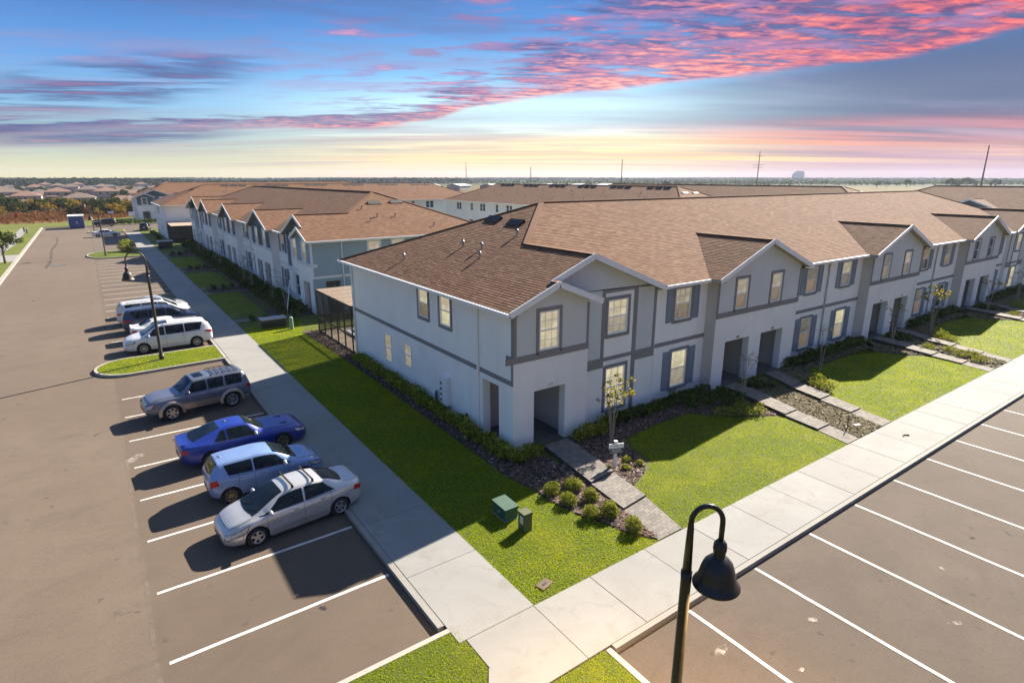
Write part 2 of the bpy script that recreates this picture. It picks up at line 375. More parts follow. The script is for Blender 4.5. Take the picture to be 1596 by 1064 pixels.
shinglemat('shingle_tabs', SC, tabs=True); shinglemat('shingle_single', SC, info=True); shinglemat('shingle_far', SC)
simple('roof_under', (.07, .042, .028), .95, var=.2)
def screenmat(name, col, op):
    m, b = newmat(name)
    setc(b, mixc(sstep(noise(objco(), 8, 3, .6), .3, .7), mul(col, .85), mul(col, 1.15))); b.inputs['Roughness'].default_value = .9
    b.inputs['Alpha'].default_value = op
screenmat('mesh_screen', (.05, .04, .032), .50); screenmat('roof_screen', (.50, .38, .28), .42)

# ------------------------------------------------------------------ mesh helpers
class MB:
    def __init__(s): s.v = []; s.f = []; s.m = []; s.mats = []
    def mi(s, mat):
        if mat not in s.mats: s.mats.append(mat)
        return s.mats.index(mat)
    def add(s, vs, fs, mat):
        o = len(s.v); s.v += [tuple(p) for p in vs]; k = s.mi(mat)
        for f in fs: s.f.append(tuple(i + o for i in f)); s.m.append(k)
    def box(s, x0, x1, y0, y1, z0, z1, mat, T=None):
        P = [(x0, y0, z0), (x1, y0, z0), (x1, y1, z0), (x0, y1, z0), (x0, y0, z1), (x1, y0, z1), (x1, y1, z1), (x0, y1, z1)]
        if T: P = [T(p) for p in P]
        s.add(P, [(0, 3, 2, 1), (4, 5, 6, 7), (0, 1, 5, 4), (1, 2, 6, 5), (2, 3, 7, 6), (3, 0, 4, 7)], mat)
    def bar(s, a, b, w, h, mat, up=(0, 0, 1)):
        a, b = Vector(a), Vector(b); d = (b - a).normalized(); u = Vector(up)
        r = d.cross(u).normalized(); u = r.cross(d).normalized()
        P = [p + r * i * w / 2 + u * j * h / 2 for p in (a, b) for i, j in ((-1, -1), (1, -1), (1, 1), (-1, 1))]
        s.add(P, [(0, 1, 2, 3), (7, 6, 5, 4), (0, 4, 5, 1), (1, 5, 6, 2), (2, 6, 7, 3), (3, 7, 4, 0)], mat)
    def tube(s, path, rad, mat, n=10, cap=True):
        path = [Vector(p) for p in path]; rings = []
        if not hasattr(rad, '__len__'): rad = [rad] * len(path)
        pr = None
        for i, p in enumerate(path):
            d = (path[min(i + 1, len(path) - 1)] - path[max(i - 1, 0)]).normalized()
            ref = pr if pr is not None else (Vector((1, 0, 0)) if abs(d.x) < .9 else Vector((0, 1, 0)))
            a = (ref - d * ref.dot(d)).normalized(); bb = d.cross(a); pr = a
            rings.append([p + (a * math.cos(t) + bb * math.sin(t)) * rad[i] for t in [2 * math.pi * k / n for k in range(n)]])
        vs = [q for r in rings for q in r]; fs = []
        for i in range(len(rings) - 1):
            for k in range(n): fs.append((i * n + k, i * n + (k + 1) % n, (i + 1) * n + (k + 1) % n, (i + 1) * n + k))
        if cap: fs.append(tuple(range(n))[::-1]); fs.append(tuple((len(rings) - 1) * n + k for k in range(n)))
        s.add(vs, fs, mat)
    def lathe(s, prof, mat, n=24, c=(0, 0, 0), axis='z'):
        vs = []
        for r, z in prof:
            for k in range(n):
                t = 2 * math.pi * k / n; x, y = r * math.cos(t), r * math.sin(t)
                vs.append((c[0] + x, c[1] + y, c[2] + z) if axis == 'z' else (c[0] + x, c[1] + z, c[2] + y))
        fs = [(i * n + k, i * n + (k + 1) % n, (i + 1) * n + (k + 1) % n, (i + 1) * n + k) for i in range(len(prof) - 1) for k in range(n)]
        s.add(vs, fs, mat)
    def poly(s, pts, mat, thick=None):
        """flat ngon, extruded down by thick"""
        n = len(pts)
        if thick is None: s.add(pts, [tuple(range(n))], mat); return
        lo = [(p[0], p[1], p[2] - thick) for p in pts]
        s.add(list(pts) + lo, [tuple(range(n)), tuple(range(2 * n - 1, n - 1, -1))] + [(i, n + i, n + (i + 1) % n, (i + 1) % n) for i in range(n)], mat)
    def mesh(s, name, smooth=False):
        me = bpy.data.meshes.new(name); me.from_pydata(s.v, [], s.f)
        for mt in s.mats: me.materials.append(M[mt])
        me.polygons.foreach_set('material_index', s.m)
        if smooth: me.polygons.foreach_set('use_smooth', [True] * len(s.f))
        me.update(); return me
    def build(s, name, parent=None, smooth=False, **k):
        return ob(name, s.mesh(name, smooth), parent, **k)
def ob(name, me, parent=None, loc=None, rz=None, **k):
    o = bpy.data.objects.new(name, me); C.objects.link(o)
    if parent: o.parent = parent
    if loc: o.location = loc
    if rz is not None: o.rotation_euler = (0, 0, rz)
    for a, b in k.items(): o[a] = b
    return o
def thing(name, label, cat, loc=(0, 0, 0), rz=0, group=None):
    o = ob(name, None, None, loc, rz, label=label, category=cat)
    if group: o['group'] = group
    return o
def struct(name, mb, smooth=False): return mb.build(name, None, smooth, kind='structure')
def copy_tree(o, parent=None):
    c = o.copy(); C.objects.link(c); c.parent = parent
    for ch in list(o.children): copy_tree(ch, c)
    return c
def smooth_by_angle(o, ang=40):
    me = o.data; me.polygons.foreach_set('use_smooth', [True] * len(me.polygons))
    bm = bmesh.new(); bm.from_mesh(me)
    for e in bm.edges:
        if len(e.link_faces) == 2 and e.calc_face_angle(0) > R(ang): e.smooth = False
    bm.to_mesh(me); bm.free()
def np_mesh(name, V, F, mat):
    """V (n,3) float, F (m,k) int with constant k"""
    me = bpy.data.meshes.new(name); k = F.shape[1]
    me.vertices.add(len(V)); me.vertices.foreach_set('co', V.astype(np.float32).ravel())
    me.loops.add(F.size); me.loops.foreach_set('vertex_index', F.astype(np.int32).ravel())
    me.polygons.add(len(F)); me.polygons.foreach_set('loop_start', np.arange(0, F.size, k, dtype=np.int32))
    me.polygons.foreach_set('loop_total', np.full(len(F), k, dtype=np.int32))
    me.polygons.foreach_set('use_smooth', np.zeros(len(F), dtype=bool))
    me.materials.append(M[mat]); me.update(calc_edges=True); me.validate(); return me
def inside(poly, P):
    x, y = P[:, 0], P[:, 1]; r = np.zeros(len(P), bool); n = len(poly); j = n - 1
    for i in range(n):
        xi, yi = poly[i]; xj, yj = poly[j]
        cnd = ((yi > y) != (yj > y)) & (x < (xj - xi) * (y - yi) / ((yj - yi) or 1e-9) + xi)
        r ^= cnd; j = i
    return r
def scatter(poly, dens):
    a = np.array(poly); lo, hi = a.min(0), a.max(0); n = int((hi - lo).prod() * dens)
    P = rng.uniform(lo, hi, (n, 2)); return P[inside(poly, P)]
def blades(poly, dens, z=0.0, hgt=.055, w=.013, lean=.5):
    P = scatter(poly, dens); n = len(P); t = rng.uniform(0, 2 * np.pi, n); l = rng.uniform(0, lean, n) * hgt; h = hgt * rng.uniform(.5, 1.25, n)
    a2 = rng.uniform(0, 2 * np.pi, n); V = np.zeros((n, 3, 3))
    V[:, 0, 0] = P[:, 0] - np.cos(t) * w; V[:, 0, 1] = P[:, 1] - np.sin(t) * w; V[:, 0, 2] = z
    V[:, 1, 0] = P[:, 0] + np.cos(t) * w; V[:, 1, 1] = P[:, 1] + np.sin(t) * w; V[:, 1, 2] = z
    V[:, 2, 0] = P[:, 0] + np.cos(a2) * l; V[:, 2, 1] = P[:, 1] + np.sin(a2) * l; V[:, 2, 2] = z + h
    return V.reshape(-1, 3), np.arange(3 * n).reshape(-1, 3)
def chips(poly, dens, z=.02, s=.045):
    P = scatter(poly, dens); n = len(P); t = rng.uniform(0, 2 * np.pi, n); a = rng.uniform(.5, 1.4, n) * s; b = rng.uniform(.3, .8, n) * s
    tl = rng.uniform(-.5, .5, (n, 2)); zz_ = z + rng.uniform(0, .03, n); V = np.zeros((n, 4, 3))
    for k, (i, j) in enumerate(((-1, -1), (1, -1), (1, 1), (-1, 1))):
        V[:, k, 0] = P[:, 0] + i * a * np.cos(t) - j * b * np.sin(t); V[:, k, 1] = P[:, 1] + i * a * np.sin(t) + j * b * np.cos(t)
        V[:, k, 2] = zz_ + (i * a * tl[:, 0] + j * b * tl[:, 1]) 
    return V.reshape(-1, 3), np.arange(4 * n).reshape(-1, 4)
def leafcloud(n, rad, size, c=(0, 0, 0), shell=.45, flat=0.0, lumps=0):
    """random leaf quads through an uneven ellipsoid"""
    d = rng.normal(size=(n, 3)); d /= np.linalg.norm(d, axis=1)[:, None]
    r = rng.uniform(shell, 1, n) ** .7
    if lumps:
        L = rng.normal(size=(lumps, 3)); L /= np.linalg.norm(L, axis=1)[:, None]
        k = np.max(d @ L.T, axis=1); r *= .62 + .45 * np.clip((k - .4) / .6, 0, 1)
    P = d * r[:, None] * np.array(rad) + np.array(c)
    u = rng.normal(size=(n, 3)); u[:, 2] *= 1 - flat; u /= np.linalg.norm(u, axis=1)[:, None]
    w = np.cross(u, rng.normal(size=(n, 3))); w /= np.linalg.norm(w, axis=1)[:, None]
    s1 = (size * rng.uniform(.6, 1.3, n))[:, None]; s2 = s1 * .55
    V = np.stack([P - u * s1, P + w * s2, P + u * s1, P - w * s2], 1)
    return V.reshape(-1, 3), np.arange(4 * n).reshape(-1, 4)
def join(*parts):
    Vs, Fs, o = [], [], 0
    for V, F in parts: Vs.append(V); Fs.append(F + o); o += len(V)
    return np.concatenate(Vs), np.concatenate(Fs)

# ------------------------------------------------------------------ the setting
def slab(name, poly, z0, z1, mat, **k):
    mb = MB(); mb.poly([(x, y, z1) for x, y in poly], mat, z1 - z0)
    return mb.build(name, None, kind='structure', **k)
g = MB(); g.add([(-7000, -7000, -.34), (7000, -7000, -.34), (7000, 7000, -.34), (-7000, 7000, -.34)], [(0, 1, 2, 3)], 'field'); struct('ground', g)
slab('road', [(-19.7, -70), (-6.5, -70), (-6.5, 117), (140, 117), (140, 139.5), (-19.7, 139.5)], -.5, -.12, 'asphalt_road')
slab('parking_lot', [(-6.5, -70), (160, -70), (160, -9.03), (-6.5, -9.03)], -.5, -.121, 'asphalt_lot')
slab('lawn', [(-4.3, -6.9), (150, -6.9), (150, 117), (-4.3, 117)], -.4, -.004, 'lawn')
slab('lawn', [(-120, -70), (-20.1, -70), (-20.1, 139.5), (-120, 139.5)], -.4, .0, 'verge')
slab('lawn', [(-120, 139.6), (140, 139.6), (140, 176), (-8, 166), (-13, 155), (-60, 153), (-120, 150)], -.4, -.03, 'verge')

# kerbs
def kerb(poly_a, poly_b, mat='kerb_concrete', z=.012):
    """strip between two polylines"""
    mb = MB(); n = len(poly_a)
    v = [(*p, z) for p in poly_a] + [(*p, z) for p in poly_b] + [(*p, -.3) for p in poly_a] + [(*p, -.3) for p in poly_b]
    f = []
    for i in range(n - 1):
        f += [(i, i + 1, n + i + 1, n + i), (2 * n + i, i, i + 1, 2 * n + i + 1)[::-1], (3 * n + i, n + i, n + i + 1, 3 * n + i + 1)]
    f += [(0, n, 3 * n, 2 * n), (n - 1, 2 * n - 1, 4 * n - 1, 3 * n - 1)]
    mb.add(v, f, mat); return struct('kerb', mb)
kerb([(-3.62, -9.0), (150, -9.0)], [(-3.62, -8.86), (150, -8.86)])
for a, b in ((-6.2, 19.35), (22.75, 75.0), (84.0, 116.8)):
    kerb([(-6.54, a), (-6.54, b)], [(-6.38, a), (-6.38, b)])
kerb([(-19.72, -70), (-19.72, 139.4)], [(-20.08, -70), (-20.08, 139.4)], 'pale_kerb', .02)
kerb([(-19.7, 139.42), (140, 139.42)], [(-19.7, 139.6), (140, 139.6)], 'pale_kerb', .015)
kerb([(-4.2, 117.05), (140, 117.05)], [(-4.2, 116.85), (140, 116.85)], 'pale_kerb', .015)

def inset(poly, d):
    n = len(poly); out = []
    A = sum(poly[i][0] * poly[(i + 1) % n][1] - poly[(i + 1) % n][0] * poly[i][1] for i in range(n)); sg = 1 if A > 0 else -1
    for i in range(n):
        p0, p1, p2 = (Vector(poly[(i + k) % n]) for k in (-1, 0, 1))
        e1, e2 = (p1 - p0).normalized(), (p2 - p1).normalized()
        n1, n2 = Vector((-e1.y, e1.x)) * sg, Vector((-e2.y, e2.x)) * sg
        m = (n1 + n2).normalized(); out.append(tuple(p1 + m * d / max(.4, m.dot(n1))))
    return out
GRASS = []
def island(poly, dens=0, mat='pale_kerb', z=.02):
    inn = inset(poly, .13)
    kerb(poly + poly[:1], inn + inn[:1], mat, z)
    slab('planted_island', inset(poly, .135), -.3, z - .004, 'lawn')
    if dens: GRASS.append((inset(poly, .2), dens, z - .004))
def arc(cx, cy, r0, a0, a1, n, ry=None):
    return [(cx + r0 * math.cos(R(a0 + (a1 - a0) * i / n)), cy + (ry or r0) * math.sin(R(a0 + (a1 - a0) * i / n))) for i in range(n + 1)]
island([(-6.4, 19.4), (-6.4, 22.7)] + arc(-11.0, 20.95, 1.7, 75, 265, 12, 1.75), 260)
island([(-6.4, 75.2), (-6.4, 83.9)] + arc(-10.5, 79.6, 2.2, 90, 270, 10, 4.2), 0)
island([(-6.4, 118.5)] + arc(-10.3, 121.5, 2.0, 250, 70, 10, 3.0)[::-1][::-1] + [(-6.4, 124.5)], 0)
island([(-4.6, 119.0)] + [(3.0, 119.4), (3.6, 121), (3.0, 122.5), (-4.6, 123.5)], 0)
for ip, ka, kb in (([(-6.2, -6.46), (-6.2, -7.78), (-6.85, -8.75), (-9.2, -12), (-13.2, -12), (-13.2, -6.46)], [(-6.2, -6.33), (-13.2, -6.33)], [(-6.2, -6.46), (-13.2, -6.46)]), ([(-5.6, -8.88), (-3.84, -8.88), (-3.84, -18), (-8.8, -18), (-8.8, -14.2)], [(-3.70, -8.9), (-3.70, -18)], [(-3.84, -8.9), (-3.84, -18)])):
    slab('planted_island', ip, -.3, .0, 'lawn'); kerb(ka, kb, 'pale_kerb', .012); GRASS.append((ip, 600, 0))

# pavements: a dark joint bed with separate slabs
jb = MB(); jb.box(-6.2, 150, -8.86, -6.9, -.3, -.006, 'joint_dirt'); jb.box(-6.38, -4.3, -6.9, 117, -.3, -.006, 'joint_dirt')
jb.poly([(-6.2, -7.8, -.007), (-5.6, -8.88, -.007), (-8.6, -14, -.007), (-9.8, -13.2, -.007)], 'joint_dirt', .3)
walk = struct('sidewalk', jb)
def slab_piece(x0, x1, y0, y1, z=.012, par=None):
    e = .004; mb = MB(); c = .007
    P = lambda d, zz: [(x0 + d, y0 + d, zz), (x1 - d, y0 + d, zz), (x1 - d, y1 - d, zz), (x0 + d, y1 - d, zz)]
    v = P(e, -.005) + P(e, z - c) + P(e + c, z)
    f = [(8, 9, 10, 11)] + [(k + i, k + (i + 1) % 4, k + 4 + (i + 1) % 4, k + 4 + i) for k in (0, 4) for i in range(4)]
    mb.add(v, f, 'concrete'); return mb.build('paving_slab', par or walk)
xs = [-6.19, -4.3, -2.46, -.42, 1.55, 3.56, 5.59, 7.42, 9.25]
while xs[-1] < 118: xs.append(xs[-1] + 1.95)
for i in range(len(xs) - 1): slab_piece(xs[i], xs[i + 1], -8.85, -6.87, .012 + random.uniform(-.002, .003))
ys = [-6.87, -4.18, -1.26, 1.58, 4.4, 7.2, 10.1]
while ys[-1] < 114: ys.append(ys[-1] + 2.85)
for i in range(len(ys) - 1): slab_piece(-6.37, -4.27, ys[i], ys[i + 1], .012 + random.uniform(-.002, .003))
mb = MB(); mb.poly([(-6.2, -7.82, .012), (-5.62, -8.86, .012), (-8.6, -13.9, .012), (-9.7, -13.1, .012)], 'concrete', .02); mb.build('paving_slab', walk)
# path across the verge on the far side of the road
pw = MB(); pw.poly([(-23.2, 86, .006), (-22.2, 86, .006), (-21.6, 100, .006), (-22.0, 139, .006), (-23.3, 139, .006), (-23.0, 104, .006)], 'concrete', .2)
pw.poly([(-60, 78, .008), (-20.1, 77.8, .008), (-20.1, 85.8, .008), (-60, 86, .008)], 'concrete', .2); struct('footpath', pw)

# painted stall lines
marks = MB(); marks.add([(0, 0, -.4)] * 3, [(0, 1, 2)], 'line_paint')
lot_l = ob('stall_markings', None, kind='structure')
def line(x0, x1, y0, y1, z=-.114):
    mb = MB(); w = x1 - x0 > y1 - y0
    # slightly ragged paint edge
    n = 14; a = []; b = []
    for i in range(n + 1):
        t = i / n; j = random.uniform(-.006, .006)
        if w: a.append((x0 + (x1 - x0) * t, y0 + j, z)); b.append((x0 + (x1 - x0) * t, y1 + j, z))
        else: a.append((x0 + j, y0 + (y1 - y0) * t, z)); b.append((x1 + j, y0 + (y1 - y0) * t, z))
    mb.add(a + b, [(i, i + 1, n + 2 + i, n + 1 + i) for i in range(n)], 'line_paint'); return mb.build('parking_line', lot_l)
for y in [-3.62, -.93, 1.76, 4.48, 7.18, 9.9, 12.82, 15.45] + [24.9 + 2.72 * i for i in range(19)] + [86.5 + 2.72 * i for i in range(11)]:
    line(-11.7, -6.62, y - .05, y + .05)
for i in range(24): line(-1.22 + 2.745 * i - .05, -1.22 + 2.745 * i + .05, -15.8 if i < 3 else -14.6, -9.07)
def decal(name, cx, cy, rx, ry, rot, mat, z=-.1145, n=18):
    mb = MB(); pts = []
    for i in range(n):
        t = 2 * math.pi * i / n; k = random.uniform(.75, 1.1)
        x, y = rx * k * math.cos(t), ry * k * math.sin(t)
        pts.append((cx + x * math.cos(rot) - y * math.sin(rot), cy + x * math.sin(rot) + y * math.cos(rot), z))
    mb.poly(pts, mat); return mb.build(name, lot_l)
def decalmat(name, col, a):
    m, b = newmat(name); n = noise(worldpos(), 3, 5, .7, .5)
    setc(b, mixc(n, mul(col, .8), mul(col, 1.1))); b.inputs['Roughness'].default_value = .9
    CUR.links.new((sstep(n, .42, .62) * a).s, b.inputs['Alpha'])
decalmat('oil_stain', (.03, .022, .018), .75); decalmat('pale_stain', (.42, .37, .32), .8); decalmat('seam_pale', (.24, .20, .165), .35); decalmat('skid_mark', (.04, .035, .032), .7)
for i in range(34):
    x, y = random.uniform(-19, -7), random.uniform(-5, 70)
    decal('stain', x, y, random.uniform(.06, .28), random.uniform(.04, .16), random.uniform(0, 3), 'oil_stain', -.1145 + i * .0001)
for i in range(26):
    x, y = random.uniform(-3, 32), random.uniform(-16, -9.4)
    decal('stain', x, y, random.uniform(.03, .2), random.uniform(.03, .09), random.uniform(0, 3), random.choice(['oil_stain', 'oil_stain', 'pale_stain']), -.115 + i * .0001)
decal('stain', 3.6, -13.0, .24, .07, -.6, 'pale_stain'); decal('stain', -1.7, -10.3, .3, .1, .2, 'pale_stain'); decal('stain', -.7, -11.6, .08, .06, 0, 'pale_stain')
decal('stain', -11.6, 8.1, .5, .22, .8, 'pale_stain')
mb = MB()
for i in range(12):
    t = i / 11; decal('skid_mark', -16.6 + .55 * math.sin(i * .9) * .3, 71 + 40 * t, .18 + .05 * math.sin(i * 2), 2.4, 0, 'skid_mark', -.1142 + i * .0001)
# seam between the lane and the stalls
mb = MB(); seam = [(-11.95 + .03 * math.sin(i * 1.7), -9 + i * 2.0) for i in range(44)]
for i in range(len(seam) - 1):
    (x0, y0), (x1, y1) = seam[i], seam[i + 1]; mb.add([(x0, y0, -.1138), (x0 + .09, y0, -.1138), (x1 + .09, y1, -.1138), (x1, y1, -.1138)], [(0, 1, 2, 3)], 'seam_pale')
mb.build('seam_stain', lot_l)
mb = MB(); mb.box(-16.4, -14.9, 71.4, 72.3, -.119, -.108, 'black_metal'); 
for i in range(8): mb.box(-16.3 + i * .18, -16.24 + i * .18, 71.5, 72.2, -.108, -.098, 'grey_metal')
dg = mb.build('drain_grate'); dg['label'] = 'dark rectangular drain grate in the middle of the road'; dg['category'] = 'drain'

# ------------------------------------------------------------------ townhouse rows
L0, DEP = 60.8, 16.0
STY = {
 'grey': dict(upA='wall_grey', loA='wall_light', upB='wall_grey', loB='wall_light', bay='wall_pale', upC='wall_grey', loC='wall_light', rec='wall_pale', side='wall_pale', trim='trim_taupe', shut='shutter_blue', ret='return_taupe', rear='wall_pale'),
 'blue': dict(upA='wall_blue', loA='wall_pale', upB='wall_slate', loB='wall_light', bay='wall_pale', upC='wall_slate', loC='wall_pale', rec='wall_light', side='wall_blue', trim='trim_pale', shut='wall_slate', ret='wall_pale', rear='wall_pale'),
 'slate': dict(upA='wall_slate', loA='wall_pale', upB='wall_slate', loB='wall_pale', bay='wall_pale', upC='wall_slate', loC='wall_pale', rec='wall_light', side='wall_pale', trim='trim_pale', shut='wall_slate', ret='wall_pale', rear='wall_light'),
}
WIN = {}
def win_meshes(w, h, trim, grid, deep):
    key = (round(w, 2), round(h, 2), trim, grid)
    if key in WIN: return WIN[key]
    a = w / 2; t = .13; mb = MB()
    if trim:
        mb.box(-a - t, -a, -.035, .0, -t, h + t, trim); mb.box(a, a + t, -.035, .0, -t, h + t, trim)
        mb.box(-a, a, -.034, .0, h, h + t, trim); mb.box(-a - .03, a + .03, -.06, -.035, -t, -.02, trim); mb.box(-a, a, -.035, .0, -t, 0, trim)
    fr = MB(); f = .055
    for (x0, x1, z0, z1) in ((-a, -a + f, 0, h), (a - f, a, 0, h), (-a + f, a - f, 0, f), (-a + f, a - f, h - f, h)): fr.box(x0, x1, -.02, .075, z0, z1, 'vinyl_white')
    fr.box(-a + f, a - f, .0, .055, h * .49, h * .49 + .045, 'vinyl_white')
    gr = None
    if grid:
        gr = MB()
        for i in (1, 2): x = -a + w * i / 3; gr.box(x - .009, x + .009, .028, .05, f, h - f, 'vinyl_white')
        for q in (.25, .74): gr.box(-a + f, a - f, .0285, .0495, h * q - .009, h * q + .009, 'vinyl_white')
    pu = MB(); pu.add([(-a + f, .06, h * .49), (a - f, .06, h * .49), (a - f, .06, h - f), (-a + f, .06, h - f)], [(0, 1, 2, 3)], 'window_dark')
    pl = MB(); pl.add([(-a + f, .066, f), (a - f, .066, f), (a - f, .066, h * .5), (-a + f, .066, h * .5)], [(0, 1, 2, 3)], 'window_dark')
    WIN[key] = (mb.mesh('casing') if trim else None, fr.mesh('frame'), gr.mesh('grille') if gr else None, pu, pl)
    return WIN[key]
PANE = {}
def pane_mesh(key, src, mat):
    k = (key, mat)
    if k not in PANE:
        src.mats = [mat]; PANE[k] = src.mesh('pane')
    return PANE[k]

def row(label, group, origin, rz, style, detail=1, rear=False, lens=None, name='townhouse_row', litfun=None, sides=(1, 1), vents_rear=True, cat='townhouses'):
    s = STY[style]; L = L0
    T = thing(name, label, cat, origin, rz, group)
    def F(kind, v0=0.0):      # facade frame: (a along wall, z, d inward) -> local point
        return {'f': lambda a, z, d: (a, v0 + d, z), 'l': lambda a, z, d: (d, a, z), 'r': lambda a, z, d: (L - d, a, z), 'b': lambda a, z, d: (a, DEP - d, z)}[kind]
    RZ = {'f': 0, 'l': -math.pi / 2, 'r': math.pi / 2, 'b': math.pi}
    walls = MB()
    def wall(mat, fr, a0, a1, z0, z1, holes=(), rev=.10, top=None):
        A = sorted({a0, a1} | {min(max(q, a0), a1) for h in holes for q in h[:2]}); Z = sorted({z0, z1} | {min(max(q, z0), z1) for h in holes for q in h[2:4]})
        for i in range(len(A) - 1):
            for j in range(len(Z) - 1):
                ca_, cz_ = (A[i] + A[i + 1]) / 2, (Z[j] + Z[j + 1]) / 2
                if any(h[0] < ca_ < h[1] and h[2] < cz_ < h[3] for h in holes): continue
                walls.add([fr(A[i], Z[j], 0), fr(A[i + 1], Z[j], 0), fr(A[i + 1], Z[j + 1], 0), fr(A[i], Z[j + 1], 0)], [(0, 1, 2, 3)], mat)
        for h in holes:
            if h[2] >= z1 or h[3] <= z0: continue
            r = h[4] if len(h) > 4 else rev; q = [(h[0], max(h[2], z0)), (h[1], max(h[2], z0)), (h[1], min(h[3], z1)), (h[0], min(h[3], z1))]
            for k in range(4):
                (p0, w0), (p1, w1) = q[k], q[(k + 1) % 4]
                if (k == 0 and h[2] < z0) or (k == 2 and h[3] > z1): continue
                walls.add([fr(p0, w0, 0), fr(p1, w1, 0), fr(p1, w1, r), fr(p0, w0, r)], [(0, 1, 2, 3)], mat)
    def window(kind, v0, a0, a1, z0, z1, trim=True, shut=False, lit=('window_dark', 'window_dark'), grid=False):
        fr = F(kind, v0); w, h = a1 - a0, z1 - z0; key = (round(w, 2), round(h, 2))
        cs, fm, gr, pu, pl = win_meshes(w, h, s['trim'] if trim else None, grid and detail > 1, 1)
        p = fr((a0 + a1) / 2, z0, 0)
        W_ = ob('window', cs if cs else fm, T, p, RZ[kind])
        if cs: ob('window_frame', fm, W_)
        if gr: ob('window_grille', gr, W_)
        ob('pane', pane_mesh((key, 'u'), pu, lit[0]), W_); ob('pane', pane_mesh((key, 'l'), pl, lit[1]), W_)
        if shut:
            for sg in (-1, 1):
                x = (a0 + a1) / 2 + sg * (w / 2 + .13 + .23); sm = shutter_mesh(s['shut'], h + .1)
                ob('shutter', sm, T, fr(x, z0 - .05, 0), RZ[kind])
        return [a0, a1, z0, z1]
    def mir(a): return L - a
    trimb = MB()
    def tb(fr, a0, a1, z0, z1, p=.03, q=0.0):     # proud trim board
        P = [fr(a, z, d) for d in (-p, q) for a, z in ((a0, z0), (a1, z0), (a1, z1), (a0, z1))]
        trimb.add(P, [(0, 1, 2, 3), (7, 6, 5, 4), (0, 4, 5, 1), (1, 5, 6, 2), (2, 6, 7, 3), (3, 7, 4, 0)], s['trim'])
    lit = litfun or (lambda tag, u: ('window_dark', 'window_dark'))
    door_m = MB(); door_m.box(-.46, .46, -.045, 0, 0, 2.03, 'door_paint'); door_m.box(-.53, -.46, -.03, 0, 0, 2.1, 'white_trim'); door_m.box(.46, .53, -.03, 0, 0, 2.1, 'white_trim'); door_m.box(-.46, .46, -.03, 0, 2.03, 2.1, 'white_trim')
    for zz0 in (.2, 1.1):
        for x0 in (-.38, .05): door_m.box(x0, x0 + .33, -.055, -.045, zz0, zz0 + .75, 'door_paint')
    door_mesh = door_m.mesh('door'); hm = MB(); hm.box(-.02, .02, -.10, -.045, -.02, .10, 'chrome'); handle = hm.mesh('door_handle')
    def porch(a0, a1, v0, v1, doorx, side_open=None):
        mb = walls; z1 = 2.45
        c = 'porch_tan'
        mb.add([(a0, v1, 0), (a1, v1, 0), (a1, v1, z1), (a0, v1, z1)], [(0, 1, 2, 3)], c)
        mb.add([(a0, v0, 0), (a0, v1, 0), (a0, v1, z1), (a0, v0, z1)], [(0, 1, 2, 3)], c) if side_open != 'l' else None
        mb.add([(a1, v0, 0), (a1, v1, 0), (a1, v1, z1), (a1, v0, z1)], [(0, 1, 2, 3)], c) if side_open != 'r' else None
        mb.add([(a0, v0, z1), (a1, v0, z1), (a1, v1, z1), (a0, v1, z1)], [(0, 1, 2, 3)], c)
        mb.add([(a0, v0 - .36, .015), (a1, v0 - .36, .015), (a1, v1, .015), (a0, v1, .015)], [(0, 1, 2, 3)], 'porch_floor')
        d = ob('door', door_mesh, T, (doorx, v1 - .002, .02)); ob('door_handle', handle, d, (.36, 0, 1.0))
    SZ = 5.56    # wall head under the eaves
    # --- end units and their mirror images
    for m in (0, 1):
        X_ = (lambda a: mir(a)) if m else (lambda a: a)
        def seg(kind, v0, a0, a1): return F(kind, v0), min(X_(a0), X_(a1)), max(X_(a0), X_(a1))
        def hl(a0, a1, z0, z1, *r): return [min(X_(a0), X_(a1)), max(X_(a0), X_(a1)), z0, z1, *r]
        # A block
        fr, p, q = seg('f', 0, 0, 3.6)
        op = hl(.95, 2.48, -.2, 2.28, .36)
        wall(s['loA'], fr, p, q, -.3, 3.6, [op])
        wA = hl(1.15, 2.1, 3.82, 5.3)
        wall(s['upA'], fr, p, q, 3.6, 5.42, [wA]); window('f', 0, *wA[:2], 3.82, 5.3, lit=lit('A', 1.6 if not m else L - 1.6), grid=True)
        ap = [(0, 5.42), (3.6, 5.42), (3.6, 5.50), (1.75, 6.24), (0, 5.54)]
        walls.add([fr(X_(a), z, 0) for a, z in ap], [tuple(range(5))], s['upA'])
        tb(fr, p + (0 if m else -.35), q + (.35 if m else 0), 3.52, 3.76, .035); tb(fr, *sorted((X_(0.0), X_(.13))), 3.76, 5.45, .025); tb(fr, *sorted((X_(3.5), X_(3.6))), 3.76, 5.38, .025)
        # B block
        fr, p, q = seg('f', .4, 3.6, 7.9)
        wB1 = hl(5.0, 6.15, .48, 2.3); wB2 = hl(5.0, 6.15, 3.74, 5.2)
        wall(s['loB'], fr, *sorted((X_(3.6), X_(4.75))), -.3, 2.7); wall(s['loB'], fr, *sorted((X_(6.6), X_(7.9))), -.3, 2.7)
        wall(s['bay'], fr, *sorted((X_(4.75), X_(6.6))), -.3, 5.6, [wB1, wB2])
        wall(s['upB'], fr, *sorted((X_(3.6), X_(4.75))), 2.7, 5.6); wall(s['upB'], fr, *sorted((X_(6.6), X_(7.9))), 2.7, 5.6)
        ap = [(.6, 5.6), (7.9, 5.6), (7.75, 5.54), (3.8, 7.06), (.6, 5.78)]
        walls.add([fr(X_(a), z, 0) for a, z in ap], [tuple(range(5))], s['upB'])
        window('f', .4, *wB1[:2], .48, 2.3, lit=lit('B1', X_(5.5)), grid=True); window('f', .4, *wB2[:2], 3.74, 5.2, lit=lit('B2', X_(5.5)), grid=True)
